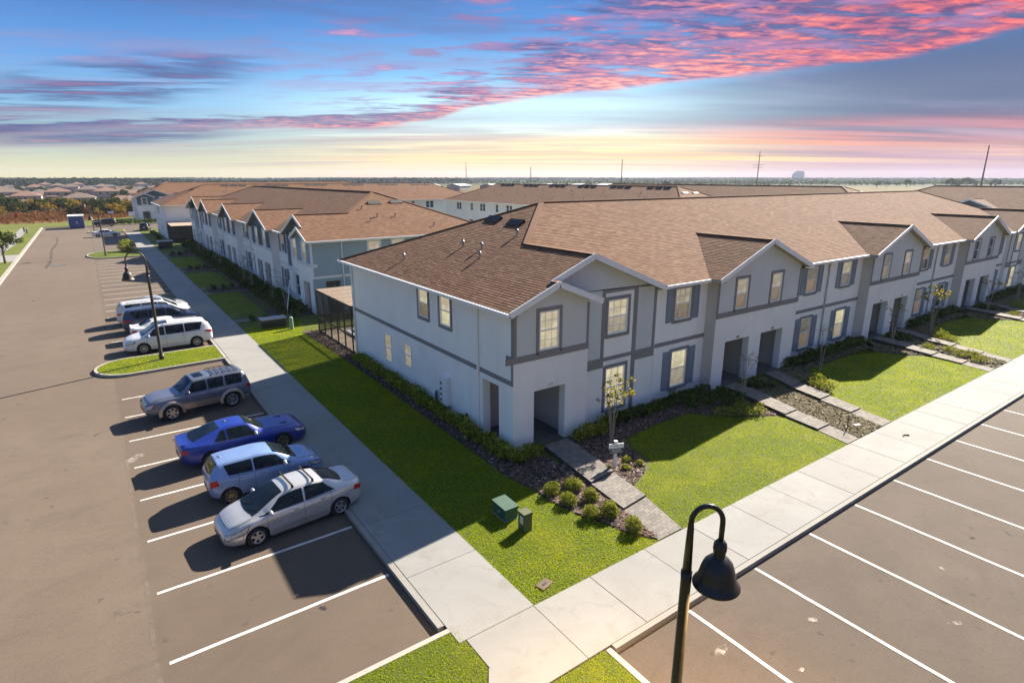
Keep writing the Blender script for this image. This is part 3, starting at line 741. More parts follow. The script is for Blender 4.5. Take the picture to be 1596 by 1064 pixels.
        tb(fr, *sorted((X_(3.62), X_(4.68))), 2.38, 2.8, .035); tb(fr, *sorted((X_(6.72), X_(7.9))), 2.38, 2.8, .035); tb(fr, *sorted((X_(4.83), X_(6.5))), 2.64, 2.8, .03)
        for a0_, a1_, z0_, z1_ in ((4.68, 4.83, 2.38, 5.62), (6.5, 6.72, -.1, 5.62), (4.83, 6.5, 5.50, 5.62), (7.76, 7.9, 2.8, 5.45)): tb(fr, *sorted((X_(a0_), X_(a1_))), z0_, z1_, .028)
        for v0_, v1_, a in ((0, .4, 3.6), (.4, .6, 7.9)):
            walls.add([(X_(a), v0_, -.3), (X_(a), v1_, -.3), (X_(a), v1_, 5.55), (X_(a), v0_, 5.55)], [(0, 1, 2, 3)], s['loA'])
        # porch of the end unit, open to the front and to the side
        x0, x1 = sorted((X_(.36), X_(2.75))); porch(x0, x1, .36, 2.5, X_(1.9), 'l' if not m else 'r')
        # end wall
        k = 'r' if m else 'l'; fr = F(k); hs = [[.95, 2.1, -.2, 2.42, .36]]
        if sides[m]:
            for (a0_, a1_, z0_, z1_) in ((4.5, 5.42, 3.92, 5.2), (6.5, 7.42, 3.92, 5.2), (8.42, 9.3, 1.05, 2.24), (10.75, 11.65, .72, 2.22)):
                hs.append([a0_, a1_, z0_, z1_]); window(k, 0, a0_, a1_, z0_, z1_, trim=z0_ > 3, lit=lit('S', a0_))
        wall(s['side'], fr, 0, DEP, -.3, SZ, hs)
        walls.add([(X_(.36), 2.1, 0), (X_(.36), 2.5, 0), (X_(.36), 2.5, 2.45), (X_(.36), 2.1, 2.45)], [(0, 1, 2, 3)], 'porch_tan')
        tb(fr, 2.45, DEP, 2.66, 2.84, .03); tb(fr, 0.0, 2.25, 2.66, 2.84, .03)
        tb(fr, 0, .12, 2.84, 5.44, .025); tb(fr, -.03, .42, 3.52, 3.76, .036)
        mbd = MB()
        for dv in (2.35, DEP - .35):
            mbd = MB(); mbd.tube([fr(dv, 5.36, -.36), fr(dv, 5.3, -.08), fr(dv, 5.1, -.05), fr(dv, .25, -.05), fr(dv, .08, -.16)], .045, 'wall_pale' if style != 'blue' else 'white_trim', 8); mbd.build('downspout', T)
        # recess 1
        fr, p, q = seg('f', .6, 7.9, 11.7)
        w1 = hl(9.4, 10.5, .45, 2.23); w2 = hl(9.4, 10.5, 3.7, 5.16)
        wall(s['rec'], fr, p, q, -.3, SZ, [w1, w2]); window('f', .6, *w1[:2], .45, 2.23, shut=True, lit=lit('R1', X_(9.9)), grid=False); window('f', .6, *w2[:2], 3.7, 5.16, shut=True, lit=lit('R2', X_(9.9)), grid=True)
        tb(fr, *sorted((X_(8.1), X_(11.7))), 2.6, 2.78, .03)
        mbd = MB(); a = X_(8.06); mbd.tube([(a, .3, 5.36), (a, .5, 5.25), (a, .54, 5.1), (a, .54, .2), (a, .44, .05)], .045, 'white_trim', 8); mbd.build('downspout', T)
    # --- middle blocks and recesses
    for c in (15.2, 30.4, 45.6):
        fr = F('f', 0); a0, a1 = c - 3.5, c + 3.5
        o1 = [c - 2.6, c - .6, -.2, 2.3, .36]; o2 = [c + .4, c + 2.4, -.2, 2.3, .36]
        wall(s['loC'], fr, a0, a1, -.3, 3.62, [o1, o2])
        wa = [c - 2.1, c - 1.2, 3.84, 5.32]; wb = [c + .85, c + 1.75, 3.84, 5.32]
        wall(s['upC'], fr, a0, a1, 3.62, 5.42, [wa, wb])
        walls.add([fr(a, z, 0) for a, z in ((a0, 5.42), (a1, 5.42), (a1, 5.58), (c, 6.98), (a0, 5.58))], [(0, 1, 2, 3, 4)], s['upC'])
        for w_ in (wa, wb): window('f', 0, *w_, lit=lit('C', w_[0]), grid=False)
        tb(fr, a0 - .03, a1 + .03, 3.56, 3.80, .035)
        for a in (a0 - .03, a1 - .10): tb(fr, a, a + .13, 3.8, 5.42, .026)
        for a in (a0, a1):
            mat = s['ret']; walls.add([(a, 0, -.3), (a, .6, -.3), (a, .6, 5.5), (a, 0, 5.5)], [(0, 1, 2, 3)], mat)
        porch(c - 2.75, c - .35, .36, 2.3, c - 1.9); porch(c + .25, c + 2.6, .36, 2.3, c + 1.0)
    for a0, a1 in ((18.7, 26.9), (33.9, 42.1)):
        fr = F('f', .6); hs = []
        for b0 in (a0 + 1.8, a1 - 2.5):
            hs += [[b0, b0 + 1.1, .45, 2.23], [b0, b0 + 1.1, 3.7, 5.16]]
        wall(s['rec'], fr, a0, a1, -.3, SZ, hs)
        for h in hs: window('f', .6, *h, shut=True, lit=lit('R1' if h[2] < 1 else 'R2', h[0]), grid=False)
        mid = (a0 + a1) / 2
        tb(fr, a0, mid - .1, 2.6, 2.78, .03); tb(fr, mid + .1, a1, 2.6, 2.78, .03)
        mbd = MB(); mbd.tube([(mid, .3, 5.36), (mid, .5, 5.25), (mid, .54, 5.1), (mid, .54, .2), (mid, .44, .05)], .045, 'grey_metal' if style == 'grey' else 'white_trim', 8); mbd.build('downspout', T)
    # --- rear
    fr = F('b'); hs = []
    if rear:
        a = 2.4
        while a < L - 2:
            hs.append([a, a + .85, 3.8, 5.2])
            if int(a * 3) % 2: hs.append([a + .95, a + 1.8, 3.8, 5.2])
            hs.append([a, a + 1.6, .0, 2.1]); a += 4.35
        for h in hs:
            if h[2] > 1: window('b', 0, *h, trim=False)
            else: window('b', 0, *h, trim=False)
    wall(s['rear'], fr, 0, L, -.3, SZ, hs)
    if style == 'grey': tb(fr, 0, L, 2.66, 2.84, .03)
    walls.build('wall', T); trimb.build('trim_board', T)
    # --- roof
    q = .4; zE = 5.5; vm = 8.3
    sh = 'shingle_far'
    def plane(name, pts, base, edir, tabs=False, mat=sh):
        """pts (u,v) polygon; height = zE + .4*distance from the eave line through base; edir = eave direction"""
        e = Vector((*edir, 0)); up_h = Vector((-edir[1], edir[0], 0))
        def zz_(u, v): return zE + q * ((u - base[0]) * up_h.x + (v - base[1]) * up_h.y)
        P = [(u, v, zz_(u, v)) for u, v in pts]; k = math.sqrt(1 + q * q)
        o_ = Vector((*base, zE)); sv = (up_h + Vector((0, 0, q))) / k; nv = e.cross(sv).normalized()
        if nv.z < 0: nv = -nv
        uv = [((Vector(p) - o_).dot(e), (Vector(p) - o_).dot(sv)) for p in P]
        mb = MB(); lo_ = .02 if tabs else 0
        n = len(P); top = [tuple(Vector(p) - nv * lo_) for p in P]; bot = [(p[0], p[1], p[2] - .12) for p in P]
        mb.add(top + bot, [tuple(range(n)), tuple(range(2 * n - 1, n - 1, -1))], 'roof_under' if tabs else mat)
        mb.m[-1] = mb.mi('soffit'); 
        for i in range(n): mb.add([top[i], bot[i], bot[(i + 1) % n], top[(i + 1) % n]], [(0, 1, 2, 3)], 'soffit')
        me = mb.mesh(name); ul = me.uv_layers.new(name='UVMap')
        for f in me.polygons:
            for li in f.loop_indices:
                vi = me.loops[li].vertex_index
                if vi < n: ul.data[li].uv = uv[vi]
        ro = ob(name, me, T)
        if not tabs: return ro
        # courses of shingle tabs
        rows_ = []; b0 = 0.0; H_ = .145; bmax = max(u_[1] for u_ in uv)
        Rm = T.matrix_basis if False else Matrix.Translation(Vector(origin)) @ Matrix.Rotation(rz, 4, 'Z')
        while b0 < bmax - .01:
            bm_ = b0 + H_ / 2; xs_ = []
            for i in range(n):
                (x0, y0), (x1, y1) = uv[i], uv[(i + 1) % n]
                if (y0 > bm_) != (y1 > bm_): xs_.append(x0 + (bm_ - y0) / (y1 - y0) * (x1 - x0))
            xs_.sort()
            for i in range(0, len(xs_) - 1, 2):
                a = xs_[i]; end = xs_[i + 1]
                a2 = a + random.choice([.12, .2, .27])
                while a < end - .02:
                    a2 = min(a2, end); rows_.append((a, a2, b0)); a = a2; a2 = a + random.choice([.24, .30, .36])
            b0 += H_
        def pt(a, b, h): return o_ + e * a + sv * b + nv * h
        rows_.sort(key=lambda r: ((Rm @ pt(r[0], r[2], 0)) - CAM).length)
        single = []
        if tabs == 'single':
            full = [r for r in rows_ if any(abs(r[1] - r[0] - w) < .001 for w in (.24, .30, .36))]
            single = full[:300]; ss = set(single); rows_ = [r for r in rows_ if r not in ss]
        def tabgeo(a0, a1, b0, hh):
            g_ = .004
            return [pt(a0 + g_, b0, 0), pt(a1 - g_, b0, 0), pt(a1 - g_, b0, hh), pt(a0 + g_, b0, hh), pt(a1 - g_, b0 + H_ + .012, .002), pt(a0 + g_, b0 + H_ + .012, .002)]
        V = []; Fc = []
        for r in rows_:
            o = len(V); V += tabgeo(r[0], r[1], r[2], random.uniform(.010, .016)); Fc += [(o, o + 1, o + 2, o + 3), (o + 3, o + 2, o + 4, o + 5)]
        me = np_mesh('shingle_courses', np.array([tuple(v) for v in V]), np.array(Fc), 'shingle_tabs')
        ob('shingle_courses', me, ro, kind='stuff')
        if single:
            ms = {}
            for w in (.24, .30, .36):
                mm = MB(); g_ = .004; hh = .013
                mm.add([(g_, 0, 0), (w - g_, 0, 0), (w - g_, 0, hh), (g_, 0, hh), (w - g_, H_ + .012, .002), (g_, H_ + .012, .002)], [(0, 1, 2, 3), (3, 2, 4, 5)], 'shingle_single'); ms[round(w, 2)] = mm.mesh('shingle')
            Mx = Matrix((e, sv, nv)).transposed().to_4x4()
            for r in single:
                so = ob('shingle', ms[round(r[1] - r[0], 2)], ro); mt = Mx.copy(); mt.translation = pt(r[0], r[2], 0); so.matrix_local = mt
        return ro
    big = detail > 1
    west = [(-.4, 16.4), (7.7, 8.3), (3.8, 4.4), (3.8, 0), (1.75, 0), (1.75, -.4), (-.4, -.4)]
    plane('roof', west, (-.4, 0), (0, -1), 'single' if big else False)
    plane('roof', [(L - u, v) for u, v in west][::-1], (L + .4, 0), (0, 1))
    front = [(8.0, .2)]
    for c in (15.2, 30.4, 45.6): front += [(c - 3.95, .2), (c, 4.15), (c + 3.95, .2)]
    front += [(L - 8.0, .2), (L - 3.8, 4.4), (L - 7.7, 8.3), (7.7, 8.3), (3.8, 4.4)]
    plane('roof', front, (0, .2), (1, 0), True if big else False)
    plane('roof', [(-.4, 16.4), (7.7, 8.3), (L - 7.7, 8.3), (L + .4, 16.4)][::-1], (0, 16.4), (-1, 0))
    for m in (0, 1):
        X_ = (lambda a: L - a) if m else (lambda a: a)
        def rev(p): return [(X_(u), v) for u, v in p][::-1] if m else p
        ed = (0, 1) if not m else (0, -1)
        plane('roof', rev([(8.0, .0), (8.0, .2), (3.8, 4.4), (3.8, 0)]), (X_(8.0), 0), ed)
        plane('roof', rev([(3.9, -.4), (3.9, -.02), (1.75, -.02), (1.75, -.4)]), (X_(3.9), 0), ed)
    for c in (15.2, 30.4, 45.6):
        plane('roof', [(c - 3.95, .2), (c - 3.95, -.4), (c, -.4), (c, 4.15)][::1], (c - 3.95, 0), (0, -1), True if big and c < 35 else False)
        plane('roof', [(c + 3.95, -.4), (c + 3.95, .2), (c, 4.15), (c, -.4)], (c + 3.95, 0), (0, 1))
    # ridge and hip caps
    rc = MB(); up3 = lambda u, v, z: (u, v, z + .015)
    zr = zE + q * 8.1
    segs = [((7.7, 8.3, zr), (L - 7.7, 8.3, zr))]
    for m in (0, 1):
        X_ = (lambda a: L - a) if m else (lambda a: a)
        segs += [((X_(7.7), 8.3, zr), (X_(3.8), 4.4, zE + q * 4.2)), ((X_(3.8), 4.4, zE + q * 4.2), (X_(3.8), 0, zE + q * 4.2)), ((X_(7.7), 8.3, zr), (X_(-.4), 16.4, zE)), ((X_(1.75), -.4, zE + q * 2.15), (X_(1.75), 0, zE + q * 2.15))]
    for c in (15.2, 30.4, 45.6): segs.append(((c, -.4, zE + q * 3.95), (c, 4.15, zE + q * 3.95)))
    for a, b in segs: rc.bar(up3(*a), up3(*b), .26, .035, 'shingle_single')
    rc.build('ridge_cap', T)
    # fascia, rakes, gutters
    fb = MB(); gb = MB()
    for a, b in [(8.0, 11.25), (19.15, 26.45), (34.35, 41.65), (49.55, L - 8.0)]:
        gb.box(a, b, .08, .20, 5.36, 5.49, 'white_trim'); fb.box(a, b, .2, .6, 5.34, 5.36, 'soffit')
    for x0, x1, xs0, xs1 in ((-.52, -.40, -.4, 0), (L + .40, L + .52, L, L + .4)):
        gb.box(x0, x1, -.36, 16.5, 5.37, 5.49, 'white_trim'); fb.box(xs0, xs1, -.36, 16.4, 5.34, 5.36, 'soffit')
    gb.box(-.4, L + .4, 16.4, 16.52, 5.36, 5.49, 'white_trim'); fb.box(0, L, 16.0, 16.4, 5.34, 5.36, 'soffit')
    gb.build('gutter', T)
    def rake(u0, u1, up_, v):   # pair of boards over a gable
        for ua, ub in ((u0, up_), (u1, up_)):
            za, zb = zE - .06, zE - .06 + q * abs(up_ - ua)
            fb.bar((ua, v - .02, za), (ub, v - .02, zb), .045, .22, 'white_trim')
    for c in (15.2, 30.4, 45.6): rake(c - 3.97, c + 3.97, c, -.40)
    rake(-.42, 3.92, 1.75, -.40); rake(L + .42, L - 3.92, L - 1.75, -.40)
    fb.bar((1.6, -.02, zE - .06 + q * 2.0), (3.8, -.02, zE - .06 + q * 4.2), .045, .22, 'white_trim'); fb.bar((8.02, -.02, zE - .06), (3.8, -.02, zE - .06 + q * 4.2), .045, .22, 'white_trim')
    fb.bar((L - 1.6, -.02, zE - .06 + q * 2.0), (L - 3.8, -.02, zE - .06 + q * 4.2), .045, .22, 'white_trim'); fb.bar((L - 8.02, -.02, zE - .06), (L - 3.8, -.02, zE - .06 + q * 4.2), .045, .22, 'white_trim')
    for c in (15.2, 30.4, 45.6):
        for sg in (-1, 1): fb.box(*sorted((c + sg * 3.5, c + sg * 3.98)), -.40, .19, 5.335, 5.37, 'soffit')
    fb.build('fascia', T)
    # vents
    vm_ = MB(); vm_.poly([(0, 0, .05), (1.15, 0, .05), (1.15, .42, .16), (0, .42, .16)], 'vent_dark'); vm_.box(0, 1.15, 0, .02, .0, .05, 'vent_dark')
    vm_.add([(0, 0, 0), (0, .42, 0), (0, .42, .16), (0, 0, .05), (1.15, 0, 0), (1.15, .42, 0), (1.15, .42, .16), (1.15, 0, .05)], [(0, 1, 2, 3), (7, 6, 5, 4), (1, 5, 6, 2)], 'vent_dark')
    ventm = vm_.mesh('roof_vent')
    pm_ = MB(); pm_.tube([(0, 0, -.1), (0, 0, .22)], .045, 'vent_pipe', 8); pm_.tube([(0, 0, .2), (0, .05, .27)], .075, 'vent_pipe', 8); pipem = pm_.mesh('vent_pipe')
    def onroof(mesh, u, v, side):
        ang = math.atan(q)
        if side == 'w': z = zE + q * (u + .4); mt = Matrix.Translation((u, v, z + .01)) @ Matrix.Rotation(-math.pi / 2, 4, 'Z') @ Matrix.Rotation(ang, 4, 'X')
        elif side == 'e': z = zE + q * (L + .4 - u); mt = Matrix.Translation((u, v, z + .01)) @ Matrix.Rotation(math.pi / 2, 4, 'Z') @ Matrix.Rotation(ang, 4, 'X')
        elif side == 'b': z = zE + q * (16.4 - v); mt = Matrix.Translation((u, v, z + .01)) @ Matrix.Rotation(math.pi, 4, 'Z') @ Matrix.Rotation(ang, 4, 'X')
        else: z = zE + q * (v - .2); mt = Matrix.Translation((u, v, z + .01)) @ Matrix.Rotation(ang, 4, 'X')
        if mesh is pipem: mt = Matrix.Translation((u, v, z))
        o = ob('roof_vent' if mesh is ventm else 'vent_pipe', mesh, T); o.matrix_local = mt
    for sd_, f_ in (('w', lambda u: u), ('e', lambda u: L - u)):
        for (u, v) in ((5.25, 10.0), (5.15, 7.9)): onroof(ventm, f_(u), v if sd_ == 'w' else v - 1.1, sd_)
        for (u, v) in ((.94, 10.76), (2.84, 8.14), (2.23, 5.69), (2.9, 6.57), (4.37, 5.84)): onroof(pipem, f_(u), v, sd_)
    if vents_rear:
        for k in range(6):
            for j in range(3): onroof(ventm, 9.5 + k * 7.6 + j * 1.55, 9.3, 'b')
            for (du, v) in ((1.0, 12.5), (3.1, 11.0), (5.0, 13.4)): onroof(pipem, 9 + k * 7.6 + du, v, 'b')
    return T
SHUT = {}
def shutter_mesh(mat, h):
    k = (mat, round(h, 2))
    if k not in SHUT:
        mb = MB(); mb.box(-.22, .22, -.03, 0, 0, h, mat)
        for z0, z1 in ((.08, h * .5 - .04), (h * .5 + .04, h - .08)):
            mb.box(-.22, -.16, -.045, -.03, z0, z1, mat); mb.box(.16, .22, -.045, -.03, z0, z1, mat)
        for z in (0, h * .5 - .04, h - .08): mb.box(-.22, .22, -.045, -.03, z, z + .08, mat)
        SHUT[k] = mb.mesh('shutter')
    return SHUT[k]

WR = random.Random(5)
def lit_main(tag, u):
    if tag != 'S' and u > 8 and WR.random() < .22: return WR.choice([('window_shade', 'window_tan'), ('window_lit_soft', 'window_shade'), ('window_tan', 'window_dark')])
    if tag == 'A': return ('window_lit', 'window_lit')
    if tag == 'S': return ('window_lit', 'window_bright') if u < 5 else (('window_lit', 'window_tan') if u < 8 else ('window_lit_soft', 'window_lit_soft'))
    if tag == 'B1': return ('window_bright', 'window_lit')
    if tag == 'B2': return ('window_lit', 'window_lit_soft')
    if tag == 'R2': return ('window_lit_soft', 'window_tan') if u < 32 else ('window_tan', 'window_dark')
    if tag == 'R1': return ('window_bright', 'window_lit_soft') if u < 27 else (('window_lit_soft', 'window_dark') if u < 38 else ('window_dark', 'window_dark'))
    return ('window_lit_soft', 'window_tan') if u < 20 else (('window_tan', 'window_dark') if u < 34 else ('window_dark', 'window_dark'))
def lit_blue(tag, u):
    if tag in ('A', 'B2', 'C'): return ('window_lit_soft', 'window_tan')
    if tag == 'S': return ('window_lit_soft', 'window_dark')
    if tag == 'R2': return ('window_tan', 'window_dark')
    return ('window_dark', 'window_dark')
GRP = 'rows of two storey townhouses'
main = row('long pale grey townhouse row with brown shingle roof and lit windows, nearest', GRP, (0, 0, 0), 0, 'grey', 2, litfun=lit_main, vents_rear=False, sides=(1, 0))
row('townhouse row with slate blue gables and white lower walls along the shaded lawns', GRP, (1.25, 27.5 + L0, 0), -math.pi / 2, 'blue', 1, litfun=lit_blue, vents_rear=False)
row('white townhouse row with a screened rear porch, end wall beside the pavement', GRP, (-1.4 + L0, 113, 0), math.pi, 'slate', 1, rear=True)
row('farthest townhouse row with dark gables over white walls, across the end of the car park', GRP, (-2.2, 147, 0), 0, 'slate', 1, vents_rear=False)
row('townhouse row behind the nearest with many ridge vents and pale back wall', GRP, (65, 32, 0), math.pi / 2, 'blue', 1, rear=True)
row('townhouse row whose plain dark roof shows over the middle of the nearest ridge', GRP, (68, 19 + L0, 0), -math.pi / 2, 'grey', 1, vents_rear=False)
row('townhouse row with dark roof and one pale gable behind, at the right edge', GRP, (88, 30, 0), -math.pi / 2, 'slate', 1, vents_rear=False)

# house number over the end unit's porch, meter bank and boxes on its side wall
def text(s, size, mat, parent=None, ext=.004, name='lettering'):
    cu = bpy.data.curves.new(name, 'FONT'); cu.body = s; cu.size = size; cu.extrude = ext; cu.align_x = 'CENTER'; cu.align_y = 'CENTER'
    o = bpy.data.objects.new(name, cu); C.objects.link(o); dg = bpy.context.evaluated_depsgraph_get(); me = bpy.data.meshes.new_from_object(o.evaluated_get(dg)); bpy.data.objects.remove(o)
    me.materials.clear(); me.materials.append(M[mat]); return ob(name, me, parent)
mb = MB(); mb.box(-.18, .18, -.012, 0, -.08, .08, 'wall_light'); hn = mb.build('house_number', main); hn.location = (1.72, -.004, 2.42)
t = text('119', .15, 'number_grey', hn); t.rotation_euler = (R(90), 0, 0); t.location = (0, -.016, 0)
for c in (13.6, 16.6, 28.8, 31.8):
    mb = MB(); mb.box(-.1, .1, -.02, 0, -.05, .05, 'number_grey'); mb.build('house_number', main).location = (c, -.004, 2.42)
mb = MB(); mb.box(-.24, 0, -.30, .30, 0, 1.22, 'vinyl_white'); mb.box(-.26, .0, -.33, .33, 1.22, 1.26, 'vinyl_white'); mb.box(-.245, -.24, -.02, .29, .05, 1.18, 'white_trim')
mp = mb.build('meter_cabinet', main); mp.location = (-.005, 4.95, .42)
mm = MB(); mm.lathe([(0, -.05), (.045, -.05), (.06, -.02), (.06, 0)], 'meter_grey', 14, axis='y'); mmm = mm.mesh('electric_meter')
for k in range(4): o = ob('electric_meter', mmm, mp, (-.245, .13, .22 + .25 * k)); o.rotation_euler = (0, 0, -math.pi / 2)
mb = MB(); mb.tube([(0, 0, 0), (0, 0, .3), (0, 0, .38)], [.07, .07, .03], 'meter_grey', 12); mb.tube([(.03, 0, 0), (.03, 0, -.4)], .03, 'grey_metal', 8); mb.build('gas_meter', main).location = (-.14, 5.75, .45)
mb = MB(); mb.box(-.14, 0, -.12, .12, 0, .42, 'grey_metal'); mb.tube([(-.07, 0, 0), (-.07, 0, -.5)], .025, 'grey_metal', 8); mb.build('junction_box', main).location = (-.004, 5.42, .5)
mb = MB(); mb.tube([(-.07, 0, 0), (-.07, 0, -.5)], .03, 'grey_metal', 8); mb.tube([(-.07, -.3, 0), (-.07, -.3, -.5)], .03, 'grey_metal', 8); mb.build('conduit', main).location = (-.004, 5.1, .44)
mb = MB(); mb.box(-.08, 0, -.05, .05, 0, .08, 'meter_black'); mb.build('outlet_cover', main).location = (-.004, 3.3, .42)

# screened enclosures: posts, rails, see-through screen
def enclosure(parent, x0, x1, y0, y1, h, nx, ny, solid, name='screen_enclosure', face='all'):
    mb = MB(); b = 'bronze_metal'; w = .07
    def post(x, y): mb.box(x - w / 2, x + w / 2, y - w / 2, y + w / 2, 0, h, b)
    ys_ = [y0 + (y1 - y0) * i / ny for i in range(ny + 1)]; xs_ = [x0 + (x1 - x0) * i / nx for i in range(nx + 1)]
    for y in ys_: post(x0, y); post(x1, y)
    for x in xs_[1:-1]: post(x, y0); post(x, y1)
    for z in (.04, 1.0, h - .04):
        for x in (x0, x1): mb.bar((x, y0, z), (x, y1, z), .055, .075, b)
        for y in (y0, y1): mb.bar((x0, y, z), (x1, y, z), .054, .074, b)
    mb.bar((x0, ys_[-2], h * .45), (x0, ys_[-1], h - .1), .03, .03, 'wood_brown')
    e = mb.build(name, parent)
    sc = MB()
    for x in (x0 + .01, x1 - .01): sc.add([(x, y0, .05), (x, y1, .05), (x, y1, h - .05), (x, y0, h - .05)], [(0, 1, 2, 3)], 'mesh_screen')
    for y in (y0 + .01, y1 - .01): sc.add([(x0, y, .05), (x1, y, .05), (x1, y, h - .05), (x0, y, h - .05)], [(0, 1, 2, 3)], 'mesh_screen')
    sc.build('screen_mesh', e)
    if solid: rf = MB(); rf.poly([(x0 - .1, y0, h + .25), (x1 + .1, y0, h + .25), (x1 + .1, y1 + .1, h + .02), (x0 - .1, y1 + .1, h + .02)], 'pale_roof_metal', .06); rf.build('enclosure_roof', e)
    else:
        rf = MB(); rf.add([(x0, y0, h), (x1, y0, h), (x1, y1, h), (x0, y1, h)], [(0, 1, 2, 3)], 'roof_screen'); rf.build('enclosure_roof', e)
        rb = MB()
        for y in ys_[1:-1]: rb.bar((x0, y, h - .03), (x1, y, h - .03), .05, .06, b)
        rb.build('roof_rail', e)
    return e
en = enclosure(main, -.12, 6.8, 16.05, 22.4, 2.85, 5, 5, False)
mb = MB(); mb.poly([(0, 16.05, .012), (6.7, 16.05, .012), (6.7, 22.3, .012), (0, 22.3, .012)], 'pool_deck', .05); mb.build('deck', en)
mb = MB(); mb.box(1.2, 4.6, 17.6, 21, .0, .16, 'white_trim'); mb.build('pool_kerb', en)
mb = MB(); mb.box(1.4, 4.4, 17.8, 20.8, .02, .17, 'pool_water'); mb.build('pool_surface', en)
b3 = bpy.data.objects['townhouse_row.002']
enclosure(b3, 53.6, 60.7, 16.05, 22.5, 2.6, 4, 4, True)

# ------------------------------------------------------------------ cars
def pch(xs, ys):
    xs, ys = np.array(xs, float), np.array(ys, float); h = np.diff(xs); d = np.diff(ys) / h; m = np.zeros(len(xs))
    for i in range(1, len(xs) - 1):
        if d[i - 1] * d[i] > 0: m[i] = 2 / (1 / d[i - 1] + 1 / d[i])
    m[0], m[-1] = d[0], d[-1]
    def f(x):
        x = min(max(x, xs[0]), xs[-1]); i = min(int(np.searchsorted(xs, x, 'right')) - 1, len(h) - 1); t = (x - xs[i]) / h[i]
        return ys[i] * (1 + 2 * t) * (1 - t) ** 2 + m[i] * h[i] * t * (1 - t) ** 2 + ys[i + 1] * t * t * (3 - 2 * t) + m[i + 1] * h[i] * t * t * (t - 1)
    return f
class Car:
    def __init__(s, spec):
        s.sp = spec; st = spec['st']; c = list(zip(*st)); s.L = c[0][-1]
        s.zb, s.zs, s.zc, s.ws, s.wr = (pch(c[0], c[k]) for k in range(1, 6))
    def sec(s, x):
        zb, zs, zc, ws, wr = s.zb(x), s.zs(x), s.zc(x), s.ws(x), s.wr(x); H = zs - zb; ze = zs + (zc - zs) * .86
        p = [(0, zb), (ws * .80, zb), (ws * .92, zb + .05 * H), (ws * .975, zb + .18 * H), (ws * .995, zb + .40 * H), (ws, zb + .62 * H), (ws * .99, zb + .80 * H), (ws * .965, zb + .93 * H), (ws * .93, zs)]
        a, b = (ws * .915, zs + .01), (wr, ze)
        for t in (.12, .4, .7, 1): p.append((a[0] + (b[0] - a[0]) * t + .02 * math.sin(t * 3.14) * (1 if zc - zs > .25 else 0), a[1] + (b[1] - a[1]) * t))
        d = zc - ze
        p += [(wr * .93, ze + d * .42), (wr * .78, ze + d * .74), (wr * .5, ze + d * .93), (wr * .2, zc - d * .01), (0, zc)]
        return p
    def side(s, x, z):
        p = s.sec(x)[2:13]
        for i in range(len(p) - 1):
            if p[i][1] <= z <= p[i + 1][1] + 1e-6 and p[i + 1][1] > p[i][1]:
                t = (z - p[i][1]) / (p[i + 1][1] - p[i][1]); return p[i][0] + (p[i + 1][0] - p[i][0]) * t
        return p[-1][0] if z > p[-1][1] else p[0][0]
    def top(s, x, y):
        y = abs(y); p = s.sec(x)[12:][::-1]
        for i in range(len(p) - 1):
            if p[i][0] <= y <= p[i + 1][0]:
                t = (y - p[i][0]) / max(1e-6, p[i + 1][0] - p[i][0]); return p[i][1] + (p[i + 1][1] - p[i][1]) * t
        return p[-1][1]
    def body(s, n=72):
        st = s.sp['st']; xs = sorted(set(list(np.linspace(0, s.L, n)) + [q[0] for q in st])); V = []; Fc = []; k = None
        for x in xs:
            p = s.sec(x); ring = [(x, y, z) for y, z in p] + [(x, -y, z) for y, z in p[-2:0:-1]]; k = len(ring); V += ring
        m = len(xs)
        for i in range(m - 1):
            for j in range(k): Fc.append((i * k + j, i * k + (j + 1) % k, (i + 1) * k + (j + 1) % k, (i + 1) * k + j))
        Fc.append(tuple(range(k))[::-1]); Fc.append(tuple((m - 1) * k + j for j in range(k)))
        mb = MB(); mb.add(V, Fc, s.sp['paint']); o = mb.build('body')
        bm = bmesh.new(); bm.from_mesh(o.data); bmesh.ops.recalc_face_normals(bm, faces=bm.faces); bm.to_mesh(o.data); bm.free()
        cut = MB(); r = s.sp['r'] + .055
        for wx in s.sp['wx']:
            for sg in (-1, 1):
                w0 = s.ws(wx); y0, y1 = sorted((sg * (w0 - .27), sg * (w0 + .2)))
                cut.lathe([(0, y0), (r, y0), (r, y1), (0, y1)], 'plastic_black', 28, (wx, 0, s.sp['r'] + .01), 'y')
        c = cut.build('cutter'); bm = bmesh.new(); bm.from_mesh(c.data); bmesh.ops.remove_doubles(bm, verts=bm.verts, dist=1e-5); bmesh.ops.recalc_face_normals(bm, faces=bm.faces); bm.to_mesh(c.data); bm.free()
        o.data.materials.append(M['plastic_black'])
        md = o.modifiers.new('b', 'BOOLEAN'); md.object = c; md.operation = 'DIFFERENCE'; md.solver = 'EXACT'; md.material_mode = 'TRANSFER'
        dg = bpy.context.evaluated_depsgraph_get(); me = bpy.data.meshes.new_from_object(o.evaluated_get(dg)); o.modifiers.clear(); o.data = me; bpy.data.objects.remove(c)
        smooth_by_angle(o, 38); return o
    def grid(s, fn, nu, nv, mat, name, par, T=None):
        V = [fn(i / nu, j / nv) for j in range(nv + 1) for i in range(nu + 1)]
        mb = MB(); mb.add(V, [(j * (nu + 1) + i, j * (nu + 1) + i + 1, (j + 1) * (nu + 1) + i + 1, (j + 1) * (nu + 1) + i) for j in range(nv) for i in range(nu)], mat)
        return mb.build(name, par, True)
